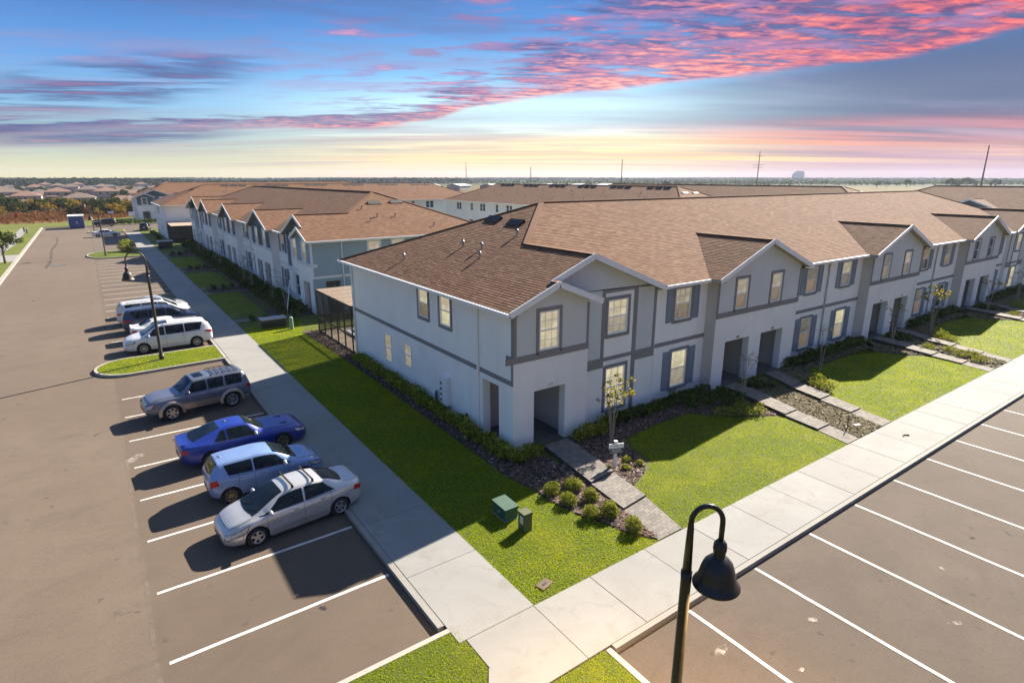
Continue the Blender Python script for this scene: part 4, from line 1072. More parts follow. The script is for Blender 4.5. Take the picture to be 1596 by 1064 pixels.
def build_car(spec, label, cat, x, y, deg, group=None):
    """spec is laid out rear (x=0) to nose (x=L); placed with its centre at x, y and its nose towards deg"""
    K = Car(spec); L = K.L; paint_ = spec['paint']
    T = thing(spec['name'], label, cat, (0, 0, 0), 0, group)
    b = K.body(); b.parent = T
    off = .007
    def side_patch(name, quad, mat, sg, par=T, nu=12, nv=5, o_=off):
        (xa, za), (xb, zb_), (xc, zc_), (xd, zd) = quad      # low rear, low front, high front, high rear; None height = follows belt or roof
        def fn(u, v):
            xl, xh = xa + (xb - xa) * u, xd + (xc - xd) * u; xx = xl + (xh - xl) * v
            lo_ = za + (zb_ - za) * u if za is not None else K.zs(xx) + .035
            hi_ = zd + (zc_ - zd) * u if zd is not None else K.zs(xx) + (K.zc(xx) - K.zs(xx)) * .86 - .035
            hi_ = max(hi_, lo_ + .004); z = lo_ + (hi_ - lo_) * v
            return (xx, sg * (K.side(xx, z) + o_), z)
        return K.grid(fn, nu, nv, mat, name, par)
    def top_patch(name, xa, xb, fa, fb, mat, par=T, o_=off, nu=14, nv=12, cx=0):
        def fn(u, v):
            x_ = xa + (xb - xa) * v; f = fa + (fb - fa) * v; w = K.wr(x_) * f; y_ = cx + (u * 2 - 1) * w
            bow = spec.get('bow', .10) * (1 - (2 * u - 1) ** 2) * (1 if cx == 0 else 0) * (1 if fn.b else 0) * (1 - v if xa > xb else 1 - v)
            x2 = x_ + (bow if xa > L / 2 else -bow)
            return (x2, y_, K.top(x2, y_) + o_)
        fn.b = name in ('windscreen', 'rear_window')
        return K.grid(fn, nu, nv, mat, name, par)
    for sg in (-1, 1):
        for q in spec['sidewin']: side_patch('side_window', q, 'car_glass', sg)
        for q in spec['doors']:
            side_patch('door_seam', [(q - .006, K.zb(q) + .10), (q + .006, K.zb(q) + .10), (q + .006, K.zs(q) + .03), (q - .006, K.zs(q) + .03)], 'seam', sg, nu=1, nv=10, o_=.003)
        for q in spec['handles']:
            mb = MB(); z = K.zs(q) - .10; yy = K.side(q, z); mb.box(q - .09, q + .09, sg * yy - .012, sg * yy + .012 + sg * .01, z - .012, z + .016, spec.get('hmat', paint_)); mb.build('door_handle', T)
        q = spec['mirror']; z = K.zs(q) + .06; yy = K.side(q, z); mb = MB()
        mb.lathe([(.0, -.055), (.05, -.05), (.085, -.02), (.09, .02), (.06, .05), (0, .055)], spec.get('mirmat', paint_), 14, (0, 0, 0))
        mr = mb.build('wing_mirror', T, True); mr.location = (q, sg * (yy + .10), z + .03); mr.rotation_euler = (0, R(90), 0); mr.scale = (1.0, 1.45, 1.0)
        mb = MB(); mb.bar((q + .02, sg * (yy - .02), z - .01), (q, sg * (yy + .08), z + .0), .05, .03, 'plastic_black'); mb.build('mirror_stalk', T)
        hq = spec['head']; side_patch('headlight_surround', [(hq[0][0] - .03, hq[0][1] - .025), (hq[1][0] + .015, hq[1][1] - .025), (hq[2][0] + .01, hq[2][1] + .02), (hq[3][0] - .03, hq[3][1] + .02)], 'plastic_black', sg, nv=4, o_=.004); side_patch('headlight', spec['head'], 'headlight', sg, nv=4); side_patch('taillight', spec['tail'], 'taillight', sg, nv=4); mid_z = lambda f: K.zb(2) + f
        side_patch('fuel_flap' if sg > 0 else 'side_reflector', [(spec['wx'][0] - .30, K.zs(.5) - .30), (spec['wx'][0] - .22, K.zs(.5) - .30), (spec['wx'][0] - .22, K.zs(.5) - .285), (spec['wx'][0] - .30, K.zs(.5) - .285)], 'seam', sg, nu=1, nv=1, o_=.003)
        side_patch('rocker_seam', [(spec['wx'][0] + .45, K.zb(2) + .20), (spec['wx'][1] - .45, K.zb(2) + .20), (spec['wx'][1] - .45, K.zb(2) + .212), (spec['wx'][0] + .45, K.zb(2) + .212)], 'seam', sg, nu=10, nv=1, o_=.003)
        if 'amber' in spec: side_patch('indicator', spec['amber'], 'amber', sg, nv=3, o_=.012)
        r0 = L - .12
        side_patch('sill', [(spec['wx'][0] + .42, K.zb(2) + .01), (spec['wx'][1] - .42, K.zb(2) + .01), (spec['wx'][1] - .42, K.zb(2) + .10), (spec['wx'][0] + .42, K.zb(2) + .10)], spec.get('sill', 'plastic_black'), sg, nv=2)
    top_patch('windscreen', spec['ws'][0], spec['ws'][1], .97, .92, 'car_glass'); top_patch('rear_window', spec['rw'][0], spec['rw'][1], .90, .86, 'car_glass')
    if 'sunroof' in spec: top_patch('sunroof', spec['sunroof'][0], spec['sunroof'][1], .62, .62, 'car_glass')
    def strip(name, pts, w=.007):
        mb = MB(); V = []
        for i, (xx, yy) in enumerate(pts):
            x2, y2 = pts[min(i + 1, len(pts) - 1)]; x1, y1 = pts[max(i - 1, 0)]; dd = Vector((x2 - x1, y2 - y1)).normalized()
            for q_ in (-1, 1): ax, ay = xx - dd.y * w * q_, yy + dd.x * w * q_; V.append((ax, ay, K.top(ax, ay) + .004))
        mb.add(V, [(2 * i, 2 * i + 1, 2 * i + 3, 2 * i + 2) for i in range(len(pts) - 1)], 'seam'); return mb.build(name, T)
    xh0, xh1 = spec['ws'][0] + .06, L - .22
    for sg in (-1, 1): strip('bonnet_seam', [(xh0 + (xh1 - xh0) * t, sg * (K.wr(xh0) * 1.06 - .10 * t * t)) for t in [i / 8 for i in range(9)]])
    wn = K.wr(xh0) * 1.06 - .10; strip('bonnet_seam', [(xh1 + .05 * (1 - (y_ / wn) ** 2), y_) for y_ in [wn * (i / 5 - 1) for i in range(11)]])
    xt = spec['rw'][0] - .03
    if xt > .3:
        for sg in (-1, 1): strip('boot_seam', [(xt - (xt - .1) * t, sg * (K.wr(xt) * 1.02)) for t in [i / 5 for i in range(6)]])
    for sg in (-1, 1):
        side_patch('bumper_seam', [(L - .52, K.zb(L - .5) + .16), (L - .508, K.zb(L - .5) + .16), (L - .508, K.zs(L - .5) - .16), (L - .52, K.zs(L - .5) - .16)], 'seam', sg, nu=1, nv=6, o_=.003)
        side_patch('waist_trim', [(spec['sidewin'][0][0][0], K.zs(1.5) + .012), (spec['sidewin'][-1][1][0], K.zs(2.6) + .012), (spec['sidewin'][-1][1][0], K.zs(2.6) + .03), (spec['sidewin'][0][0][0], K.zs(1.5) + .03)], 'plastic_black', sg, nu=14, nv=1, o_=.006)
    # wipers / cowl
    top_patch('cowl', spec['ws'][0] + .05, spec['ws'][0] - .015, .95, .95, 'plastic_black', o_=.004)
    for y_ in (-.35, .15):
        mb = MB(); x0 = spec['ws'][0] + .03; P = [(x0 - t * .22, y_ + t * .45, K.top(x0 - t * .22, y_ + t * .45) + .02) for t in (0, .5, 1)]; mb.tube(P, .008, 'plastic_black', 5); mb.build('wiper', T)
    # nose: grille, lower intake, plate; tail: plate, bumper
    zf0, zf1 = K.zb(L), K.zc(L); w = K.ws(L)
    mb = MB(); mb.box(L - .01, L + .008, -w * .62, w * .62, zf0 + (zf1 - zf0) * .55, zf0 + (zf1 - zf0) * .82, 'plastic_black')
    for i in range(3): z = zf0 + (zf1 - zf0) * (.60 + .08 * i); mb.box(L + .008, L + .014, -w * .6, w * .6, z, z + .012, 'chrome')
    mb.build('grille', T)
    mb = MB(); mb.box(L - .01, L + .008, -w * .72, w * .72, zf0 + .02, zf0 + (zf1 - zf0) * .32, 'plastic_black'); mb.build('air_intake', T)
    mb = MB(); zr0, zr1 = K.zb(0), K.zs(0); zp = zr0 + (zr1 - zr0) * spec.get('pz', .55); mb.box(-.015, .01, -.16, .16, zp, zp + .15, 'plate'); mb.build('number_plate', T)
    mb = MB(); mb.box(-.012, .01, -K.ws(0) * .8, K.ws(0) * .8, zr0 + .01, zr0 + .10, 'plastic_black'); mb.build('rear_bumper_trim', T)
    for extra in spec.get('extra', []): extra(K, T)
    # wheels
    r = spec['r']; wd = .205
    if spec['key'] not in WHEEL:
        tm = MB(); tm.lathe([(r * .64, -wd / 2 + .01), (r * .72, -wd / 2), (r * .95, -wd / 2 + .012), (r, -wd / 2 + .04), (r, wd / 2 - .04), (r * .95, wd / 2 - .012), (r * .72, wd / 2), (r * .64, wd / 2 - .01), (r * .62, 0), (r * .64, -wd / 2 + .01)], 'rubber', 30, axis='y')
        tm.lathe([(0, wd / 2 - .10), (r * .64, wd / 2 - .10)], 'plastic_black', 30, axis='y'); tm.lathe([(0, -wd / 2 + .02), (r * .64, -wd / 2 + .02)], 'plastic_black', 30, axis='y')
        rm = MB(); mt = spec.get('rim', 'rim_silver'); yo = wd / 2
        rm.lathe([(r * .66, yo - .012), (r * .62, yo), (r * .57, yo - .012), (r * .56, yo - .06)], mt, 30, axis='y')
        rm.lathe([(0, yo - .012), (r * .13, yo - .016), (r * .16, yo - .05)], mt, 16, axis='y')
        ns_ = spec.get('spokes', 5); tw = spec.get('spw', .12) * .8
        for k in range(ns_):
            a = 2 * math.pi * k / ns_; A = Vector((math.cos(a), 0, math.sin(a))); B = Vector((-math.sin(a), 0, math.cos(a)))
            v = [A * r * .10 + B * r * tw, A * r * .10 - B * r * tw, A * r * .58 - B * r * tw * .75, A * r * .58 + B * r * tw * .75]
            v = [p + Vector((0, yo - .022 if i < 2 else yo - .012, 0)) for i, p in enumerate(v)]; lo = [p - Vector((0, .03, 0)) for p in v]
            rm.add([tuple(p) for p in v + lo], [(0, 1, 2, 3), (0, 4, 5, 1), (1, 5, 6, 2), (2, 6, 7, 3), (3, 7, 4, 0)], mt)
        WHEEL[spec['key']] = (tm.mesh('wheel', True), rm.mesh('rim'))
    tm, rm = WHEEL[spec['key']]
    for wx in spec['wx']:
        for sg in (-1, 1):
            wy = K.ws(wx) - wd / 2 - .015
            w_ = ob('wheel', tm, T, (wx, sg * wy, r), 0 if sg > 0 else math.pi); ob('rim', rm, w_, (0, 0, 0)); w_.rotation_euler.y = random.uniform(0, 1.2)
    for ch in T.children: ch.location.x -= L / 2
    T.location = (x, y, -.12); T.rotation_euler = (0, 0, R(deg)); T.scale = (.92, .92, .93); return T
WHEEL = {}
def crossbars(x0, x1):
    def f(K, T):
        for x in (x0, x1):
            w = K.wr(x) + .02; z = K.zc(x) + .06; mb = MB(); mb.bar((x, -w, z), (x, w, z), .05, .03, 'plastic_black')
            mb.bar((x, -w + .02, z - .09), (x, -w + .02, z), .07, .06, 'plastic_black', (1, 0, 0)); mb.bar((x, w - .02, z - .09), (x, w - .02, z), .07, .06, 'plastic_black', (1, 0, 0)); mb.build('roof_bar', T)
    return f
def siderails(x0, x1, n=0, mat='plastic_black'):
    def f(K, T):
        for sg in (-1, 1):
            P = [(x0 + (x1 - x0) * t, sg * K.wr(x0 + (x1 - x0) * t) * .86, K.top(x0 + (x1 - x0) * t, K.wr(x0) * .86) + (.06 if 0 < t < 1 else .0)) for t in (0, .06, .3, .5, .7, .94, 1)]
            mb = MB(); mb.tube(P, .017, mat, 6); mb.build('roof_rail', T)
        for i in range(n):
            x = x0 + (x1 - x0) * (i + .6) / (n + .2); w = K.wr(x) * .86; mb = MB(); mb.bar((x, -w, K.zc(x) + .05), (x, w, K.zc(x) + .05), .035, .025, 'plastic_black'); mb.build('rack_slat', T)
    return f
def spoiler(x, z, w, mat):
    def f(K, T): mb = MB(); mb.box(x - .12, x + .05, -w, w, z, z + .035, mat); mb.build('spoiler', T)
    return f
def flares(mat):
    def f(K, T):
        r = K.sp['r'] + .06
        for wx in K.sp['wx']:
            for sg in (-1, 1):
                mb = MB(); pts = []; fs = []; n = 16
                for i in range(n + 1):
                    a = R(-8 + 196 * i / n)
                    for rr, dy in ((r - .01, .05), (r + .10, .035), (r + .13, -.01)):
                        xx = wx + rr * math.cos(a); z = K.sp['r'] + rr * math.sin(a); pts.append((xx, sg * (K.ws(wx) + dy), z))
                for i in range(n):
                    for j in range(2): fs.append((i * 3 + j, i * 3 + j + 1, i * 3 + j + 4, i * 3 + j + 3))
                mb.add(pts, fs, mat); mb.build('wheel_arch_flare', T, True)
    return f
def lowband(mat, h0, h1):
    def f(K, T):
        for sg in (-1, 1):
            mb = MB(); xs = np.linspace(.9 if False else K.sp['wx'][0] + .45, K.sp['wx'][1] - .45, 12); V = []
            for x in xs:
                for z in (h0, (h0 + h1) / 2, h1): V.append((x, sg * (K.side(x, z) + .012), z))
            mb.add(V, [(i * 3 + j, i * 3 + j + 1, i * 3 + j + 4, i * 3 + j + 3) for i in range(11) for j in range(2)], mat); mb.build('lower_cladding', T, True)
    return f
def antenna(x, h=.12):
    def f(K, T): mb = MB(); z = K.zc(x); mb.tube([(x + .06, 0, z - .01), (x, 0, z + .04), (x - .06, 0, z + .05)], [.03, .022, .01], 'plastic_black', 6); mb.build('antenna', T)
    return f
def vents(x, z, w):
    def f(K, T):
        for sg in (-1, 1): mb = MB(); y = sg * w; mb.box(x - .16, x + .16, y - .06, y + .06, K.top(x, y) - .02, K.top(x, y) + .012, 'plastic_black'); mb.build('bonnet_vent', T)
    return f
SED = [(0, .36, .86, .92, .62, .50), (.06, .30, .96, 1.03, .73, .58), (.3, .24, .99, 1.07, .82, .62), (.62, .20, .99, 1.12, .86, .60), (1.2, .18, .96, 1.35, .875, .555), (1.75, .17, .94, 1.445, .88, .56), (2.15, .17, .925, 1.45, .88, .56), (2.6, .17, .91, 1.39, .88, .55), (3.62, .17, .86, .95, .875, .66), (4.0, .19, .77, .86, .84, .64), (4.30, .22, .64, .74, .74, .54), (4.44, .26, .54, .62, .60, .44), (4.48, .32, .50, .56, .50, .38)]
sedan = dict(key='sed', name='silver_sedan', paint='paint_silver', st=SED, r=.315, wx=(.86, 3.56), ws=(3.56, 2.60), rw=(.66, 1.28),
    sidewin=[[(.98, None), (1.98, None), (1.94, None), (1.30, None)], [(2.04, None), (3.42, None), (2.74, None), (2.01, None)]], doors=(1.15, 2.05, 3.22), handles=(1.42, 2.32), mirror=3.1,
    head=[(3.86, .62), (4.44, .45), (4.40, .58), (3.76, .78)], tail=[(.03, .70), (.34, .76), (.30, .92), (.03, .86)], spokes=5, spw=.16, extra=[crossbars(1.62, 2.28)], sill='paint_silver', hmat='chrome')
HAT = [(0, .40, .92, .98, .60, .52), (.06, .33, 1.0, 1.08, .72, .56), (.2, .28, 1.03, 1.28, .79, .55), (.36, .25, 1.03, 1.47, .82, .56), (.8, .20, 1.01, 1.50, .84, .575), (1.6, .18, .97, 1.51, .85, .58), (2.1, .17, .95, 1.46, .85, .57), (3.0, .17, .91, 1.02, .85, .62), (3.45, .19, .84, .94, .82, .60), (3.75, .22, .72, .82, .74, .52), (3.9, .28, .60, .68, .60, .44), (3.95, .34, .52, .58, .50, .38)]
hatch = dict(key='hat', name='blue_hatchback', paint='paint_bluegrey', st=HAT, r=.30, wx=(.62, 3.13), ws=(2.95, 2.18), rw=(.10, .33), bow=.05,
    sidewin=[[(.62, None), (1.42, None), (1.42, None), (.52, None)], [(1.48, None), (2.75, None), (2.28, None), (1.48, None)]], doors=(.92, 1.45, 2.62), handles=(.98, 1.72), mirror=2.5,
    head=[(3.45, .66), (3.88, .54), (3.82, .66), (3.35, .80)], tail=[(.03, .72), (.30, .80), (.24, 1.0), (.03, .94)], rim='rim_gold', spokes=8, spw=.075, extra=[antenna(.5)], pz=.45, mirmat='paint_white', hmat='chrome')
COU = [(0, .42, .92, .98, .66, .54), (.08, .36, 1.0, 1.05, .78, .62), (.3, .30, 1.03, 1.08, .90, .66), (.8, .24, 1.02, 1.23, .96, .60), (1.4, .20, .97, 1.40, .955, .54), (2.0, .18, .94, 1.45, .95, .54), (2.4, .17, .93, 1.42, .95, .55), (3.1, .17, .92, 1.03, .95, .66), (3.8, .18, .88, .98, .945, .70), (4.4, .20, .80, .90, .90, .66), (4.68, .25, .68, .78, .80, .60), (4.78, .32, .58, .66, .66, .5)]
coupe = dict(key='cou', name='blue_coupe', paint='paint_deepblue', st=COU, r=.345, wx=(1.0, 3.72), ws=(3.05, 2.42), rw=(.50, 1.46),
    sidewin=[[(1.15, None), (1.62, None), (1.62, None), (1.45, None)], [(1.68, None), (2.86, None), (2.48, None), (1.68, None)]], doors=(1.64, 2.86), handles=(1.85,), mirror=2.7,
    head=[(4.3, .66), (4.7, .58), (4.66, .70), (4.24, .78)], tail=[(.01, .76), (.20, .78), (.20, .93), (.02, .91)], rim='rim_gold', spokes=10, spw=.06, extra=[vents(3.9, .95, .42), antenna(1.75), spoiler(.14, 1.06, .60, 'paint_deepblue')], mirmat='paint_white')
SUVP = [(0, .50, .98, 1.04, .74, .60), (.05, .46, 1.08, 1.18, .80, .62), (.16, .44, 1.12, 1.52, .83, .60), (.34, .42, 1.13, 1.70, .85, .62), (.9, .40, 1.13, 1.74, .87, .64), (1.7, .38, 1.13, 1.745, .88, .645), (2.5, .38, 1.12, 1.71, .88, .635), (3.05, .38, 1.10, 1.30, .88, .66), (3.25, .38, 1.08, 1.17, .88, .68), (4.0, .40, 1.04, 1.12, .86, .66), (4.42, .42, .94, 1.03, .80, .60), (4.58, .46, .80, .88, .72, .56), (4.65, .50, .70, .76, .64, .50)]
suv = dict(key='suv', name='grey_suv', paint='paint_grey', st=SUVP, r=.385, wx=(.95, 3.62), ws=(3.12, 2.58), rw=(.09, .30), bow=.03,
    sidewin=[[(.42, None), (1.15, None), (1.15, None), (.36, None)], [(1.28, None), (1.95, None), (1.95, None), (1.22, None)], [(2.02, None), (2.98, None), (2.60, None), (2.02, None)]], doors=(1.2, 1.98, 2.98), handles=(1.42, 2.2), mirror=2.84,
    head=[(4.34, .80), (4.62, .74), (4.60, .88), (4.30, .96)], tail=[(.02, .84), (.22, .86), (.22, 1.04), (.02, 1.02)], amber=[(4.34, .80), (4.42, .79), (4.40, .91), (4.32, .93)], spokes=6, spw=.13, sunroof=(2.42, 2.0), extra=[siderails(.35, 1.75, 5), flares('paint_sand'), lowband('paint_sand', .46, .70)], sill='paint_sand')
VAN = [(0, .40, 1.02, 1.08, .72, .58), (.06, .36, 1.10, 1.22, .84, .62), (.22, .32, 1.12, 1.55, .92, .64), (.5, .28, 1.12, 1.70, .96, .68), (1.3, .24, 1.08, 1.75, .985, .70), (2.5, .22, 1.05, 1.755, .99, .70), (3.15, .21, 1.03, 1.68, .99, .68), (4.15, .21, 1.0, 1.12, .985, .72), (4.6, .22, .92, 1.02, .94, .68), (4.95, .25, .78, .88, .84, .60), (5.1, .30, .66, .74, .70, .50), (5.16, .36, .58, .64, .58, .44)]
van = dict(key='van', name='white_minivan', paint='paint_white', st=VAN, r=.345, wx=(1.02, 4.08), ws=(4.08, 3.22), rw=(.09, .36), bow=.06,
    sidewin=[[(.72, None), (1.62, None), (1.62, None), (.55, None)], [(1.68, None), (2.74, None), (2.74, None), (1.68, None)], [(2.80, None), (3.95, None), (3.38, None), (2.80, None)]], doors=(1.75, 2.77, 3.85), handles=(1.95, 2.95), mirror=3.7,
    head=[(4.55, .74), (5.06, .62), (5.0, .72), (4.5, .86)], tail=[(.03, .86), (.50, .98), (.44, 1.06), (.03, 1.04)], spokes=10, spw=.05, sunroof=(3.1, 2.55), extra=[siderails(.7, 2.9, 0, 'paint_white')], sill='paint_white')
def var(sp, **k): d = dict(sp); d.update(k); return d
GC = 'cars parked in the left hand stalls'
build_car(sedan, 'silver four door sedan with two black roof bars, nearest car, nose towards the road', 'car', -7.98, .55, 185.0, GC)
build_car(hatch, 'small light blue hatchback with gold wheels, parked nose in beside the silver sedan', 'car', -8.05, 3.32, 1.5, GC)
build_car(coupe, 'deep blue low coupe with sloping rear window, nose over the pavement edge', 'car', -8.12, 6.45, 3.0, GC)
build_car(suv, 'grey and tan off-road SUV with roof rack and sunroof, beside the grass island', 'suv', -8.90, 12.12, 186.5, GC)
build_car(var(van, extra=[siderails(.7, 2.9, 0, 'chrome')]), 'white minivan nose out, right against the far kerb of the lamp post island', 'minivan', -8.78, 24.35, 179.0, GC)
build_car(var(sedan, key='sed2', name='white_sedan', paint='paint_white', extra=[spoiler(.15, 1.02, .68, 'paint_white'), antenna(1.4)], spokes=8, spw=.08, hmat='paint_white', sill='paint_white'), 'low white sedan with red tail lights squeezed between the white minivan and navy minivan', 'car', -8.55, 27.15, 2, GC)
build_car(var(van, key='van2', name='navy_minivan', paint='paint_navy', sill='plastic_black', extra=[siderails(.7, 2.9, 0, 'chrome')]), 'dark navy minivan parked nose in between two white vehicles', 'minivan', -8.55, 30.0, 1, GC)
build_car(var(van, key='van3', name='white_minivan', extra=[siderails(.7, 2.9)]), 'white minivan parked nose in with black roof rails, behind the navy minivan', 'minivan', -8.75, 32.75, 1, GC)
build_car(var(sedan, key='sed3', name='silver_sedan', extra=[antenna(1.4)], spokes=10, spw=.06), 'silver sedan mostly hidden beyond the rearmost white minivan', 'car', -8.4, 35.5, 2, GC)
build_car(var(sedan, key='sed4', name='white_sedan', paint='paint_white', extra=[antenna(1.4)], hmat='paint_white', sill='paint_white'), 'lone white sedan parked in the far stalls before the blue container', 'car', -9.6, 110.0, 0, GC)
build_car(var(suv, key='suv2', name='black_suv', paint='paint_black', extra=[siderails(.35, 1.75, 0)], sill='plastic_black'), 'black SUV standing broadside at the far end of the road', 'suv', -9.2, 137.0, 180, GC)
build_car(var(suv, key='suv3', name='dark_suv', paint='paint_black', sill='plastic_black', extra=[flares('plastic_black')]), 'dark boxy off-roader seen from behind at the end of the pavement', 'suv', -3.0, 119.6, 80, GC)

# ------------------------------------------------------------------ lamps
def lamp(label, x, y, armdir, lit=False, z0=-.02):
    T = thing('street_lamp', label, 'street lamp', (x, y, z0), 0, 'black hooked street lamps')
    d = Vector((armdir[0], armdir[1], 0)); a = d.length; d.normalize(); b = 'black_metal' if lit else 'bronze_metal'
    mb = MB(); mb.tube([(0, 0, 0), (0, 0, .35)], .13, b, 14); mb.tube([(0, 0, .35), (0, 0, .42), (0, 0, 4.72), (0, 0, 4.86)], [.12, .085, .072, .078], b, 14); mb.build('pole', T, True)
    P = [Vector((0, 0, 4.86)), Vector((0, 0, 5.5))]; r = a / 2
    for i in range(13): t = math.pi - math.pi * i / 12; P.append(Vector((0, 0, 5.62)) + d * (r + r * math.cos(t)) + Vector((0, 0, r * 1.15 * math.sin(t))))
    P.append(d * a + Vector((0, 0, 5.32)))
    mb = MB(); mb.tube(P, [.062, .045] + [.036] * 14, b, 12); mb.build('arm', T, True)
    c = d * a; mb = MB()
    mb.lathe([(.0, 5.36), (.05, 5.35), (.085, 5.30), (.092, 5.22), (.08, 5.15), (.075, 5.08), (.10, 5.06)], b, 28, (c.x, c.y, 0)); mb.build('lamp_cap', T, True)
    mb = MB(); mb.lathe([(.08, 5.10), (.13, 5.07), (.19, 5.00), (.222, 4.91), (.248, 4.80), (.265, 4.73), (.31, 4.68), (.32, 4.655), (.31, 4.635), (.28, 4.64), (.25, 4.70), (.20, 4.86), (.10, 5.02), (0, 5.04)], b, 40, (c.x, c.y, 0)); mb.build('lamp_shade', T, True)
    if lit:
        m, bs = newmat('lamp_glow'); bs.inputs['Base Color'].default_value = (.8, .7, .5, 1); bs.inputs['Emission Color'].default_value = (1, .72, .32, 1); bs.inputs['Emission Strength'].default_value = 6
    mb = MB(); mb.lathe([(0, 4.78), (.09, 4.80), (.11, 4.88), (.06, 4.98)], 'lamp_glow' if lit else 'grey_metal', 16, (c.x, c.y, 0)); mb.build('bulb', T, True)
    if lit:
        li = bpy.data.lights.new('lamp_light', 'SPOT'); li.energy = 1300; li.color = (1, .60, .22); li.spot_size = R(128); li.spot_blend = 1; li.shadow_soft_size = .08
        lo_ = bpy.data.objects.new('lamp_light', li); C.objects.link(lo_); lo_.parent = T; lo_.location = (c.x, c.y, 4.72)
    return T
lamp('large black street lamp with bell shade in front of the right hand stalls', -5.72, -12.11, (.33, -.25), True)
lamp('hooked street lamp standing on the grass island between the parked SUV and minivan', -9.49, 21.2, (-.92, .25))
lamp('street lamp on the second grass island, beside a clipped round bush', -10.6, 78.2, (-.92, .25))
lamp('farthest street lamp, near the blue container at the end of the road', -11.2, 122.0, (-.92, .25))
mb = MB(); mb.tube([(-9.5, 21.1, .03), (-10.3, 20.6, .03), (-11.2, 20.4, .035), (-12.3, 19.9, .03)], .012, 'plastic_black', 5); c = mb.build('cable'); c['label'] = 'thin black cable trailing over the grass island from the lamp base'; c['category'] = 'cable'

# ------------------------------------------------------------------ paths, beds, lawns
def paver_path(segs, individual=True, mats='paver'):
    P = ob('paver_path', None, kind='structure')
    for (poly, z) in segs:       # poly: 4 corners  a(house-left) b(house-right) c(street-right) d(street-left)
        mb = MB(); mb.poly([(x, y, z - .02) for x, y in poly], 'joint_dirt', .3); mb.build('path_step', P)
        a, b, c, d = (Vector(p) for p in poly); Ln = ((d - a).length + (c - b).length) / 2; Wd = ((b - a).length + (c - d).length) / 2
        nl = max(1, round(Ln / .155)); nw = max(2, round(Wd / .235)); pool = MB()
        for i in range(nl):
            sh = .5 if i % 2 else 0
            for j in range(nw + (1 if sh else 0)):
                s0, s1 = max(0, (j - sh) / nw), min(1, (j + 1 - sh) / nw); t0, t1 = i / nl, (i + 1) / nl; g0 = .004
                def q(s_, t_): return (a + (d - a) * t_) * (1 - s_) + (b + (c - b) * t_) * s_
                C4 = [q(s0, t0), q(s1, t0), q(s1, t1), q(s0, t1)]; m_ = sum(C4, Vector((0, 0))) / 4; C4 = [p + (m_ - p).normalized() * g0 for p in C4]
                h = z + random.uniform(-.002, .003)
                if individual:
                    one = MB(); one.poly([(p.x - m_.x, p.y - m_.y, 0) for p in C4], 'paver', .03); one.build('paver', P).location = (m_.x, m_.y, h)
                else: pool.poly([(p.x, p.y, h) for p in C4], 'paver', .03)
        if not individual: pool.build('pavers', P, kind='stuff')
    return P
m, b = newmat('paver'); oi = X(CUR.nodes.new('ShaderNodeObjectInfo').outputs['Random']); gi = X(CUR.nodes.new('ShaderNodeNewGeometry').outputs['Random Per Island']); fn_ = noise(worldpos(), 25, 4, .7)
cc = mixc(_m('FRACT', oi + gi, 0.0), (.15, .135, .12), (.24, .215, .185)); setc(b, mixc(sstep(fn_, .35, .7) * .5, cc, (.10, .09, .08))); b.inputs['Roughness'].default_value = .9; bump(b, fn_, .3, .01)
paver_path([([(1.2, -.35), (2.35, -.35), (1.95, -3.3), (.75, -3.45)], .16), ([(.75, -3.46), (1.95, -3.31), (1.72, -5.0), (.55, -5.15)], .09), ([(.55, -5.16), (1.72, -5.01), (1.25, -6.84), (.22, -6.84)], .02)])
def side_path(xs4, ys4):
    segs = []
    for k in range(len(ys4) - 1):
        (l0, r0), (l1, r1) = xs4[k], xs4[k + 1]; segs.append(([(l0, ys4[k]), (r0, ys4[k]), (r1, ys4[k + 1]), (l1, ys4[k + 1])], (.20, .14, .08, .02)[k]))
    return segs
for c in (15.2, 30.4, 45.6):
    o = c - 15.2
    paver_path(side_path([(12.4 + o, 13.3 + o), (12.0 + o, 13.0 + o), (11.65 + o, 12.6 + o), (11.4 + o, 12.3 + o), (11.1 + o, 12.0 + o)], (-.35, -2.4, -3.92, -5.5, -6.84)), False)
    paver_path(side_path([(15.8 + o, 16.8 + o), (15.1 + o, 16.0 + o), (14.7 + o, 15.6 + o), (14.35 + o, 15.2 + o), (14.0 + o, 14.85 + o)], (-.35, -2.2, -3.85, -5.4, -6.84)), False)
def bed(poly, chip='mulch_chips', dens=520, z=.004, s=.045, name='mulch_bed'):
    b_ = slab(name, poly, -.05, z, 'mulch_soil')
    if dens: V, Fc = chips(poly, dens, z + .004, s); ob('mulch_chips', np_mesh('mulch_chips', V, Fc, chip), b_, kind='stuff')
bed([(-1.15, 22.8), (-1.0, 18), (-.95, 12), (-1.05, 6), (-1.15, 1), (-1.2, -1.2), (-.9, -2.6), (-.05, -2.9), (.7, -2.4), (1.0, -.35), (1.0, 0), (0, 0), (0, 22.8)], dens=300)
bed([(-.9, -2.6), (-.98, -3.3), (-.85, -3.9), (-.7, -4.7), (-.40, -5.3), (-.25, -5.9), (0, -6.45), (.30, -6.8), (.55, -5.1), (.75, -3.4), (1.0, -1.5), (0.3, -2.6)], dens=900, z=.008)
bed([(2.35, -.35), (2.35, 0), (3.6, 0), (3.6, .4), (8, .4), (8, .6), (11.7, .6), (11.7, -.05), (12.4, -.35), (12.0, -2.4), (11.65, -3.7), (10.6, -3.1), (9.8, -2.6), (8.6, -1.2), (6.0, -1.25), (4.3, -1.5), (3.9, -2.2), (3.7, -3.2), (3.0, -3.8), (2.3, -4.1), (1.8, -4.3), (1.95, -3.3)], dens=500)
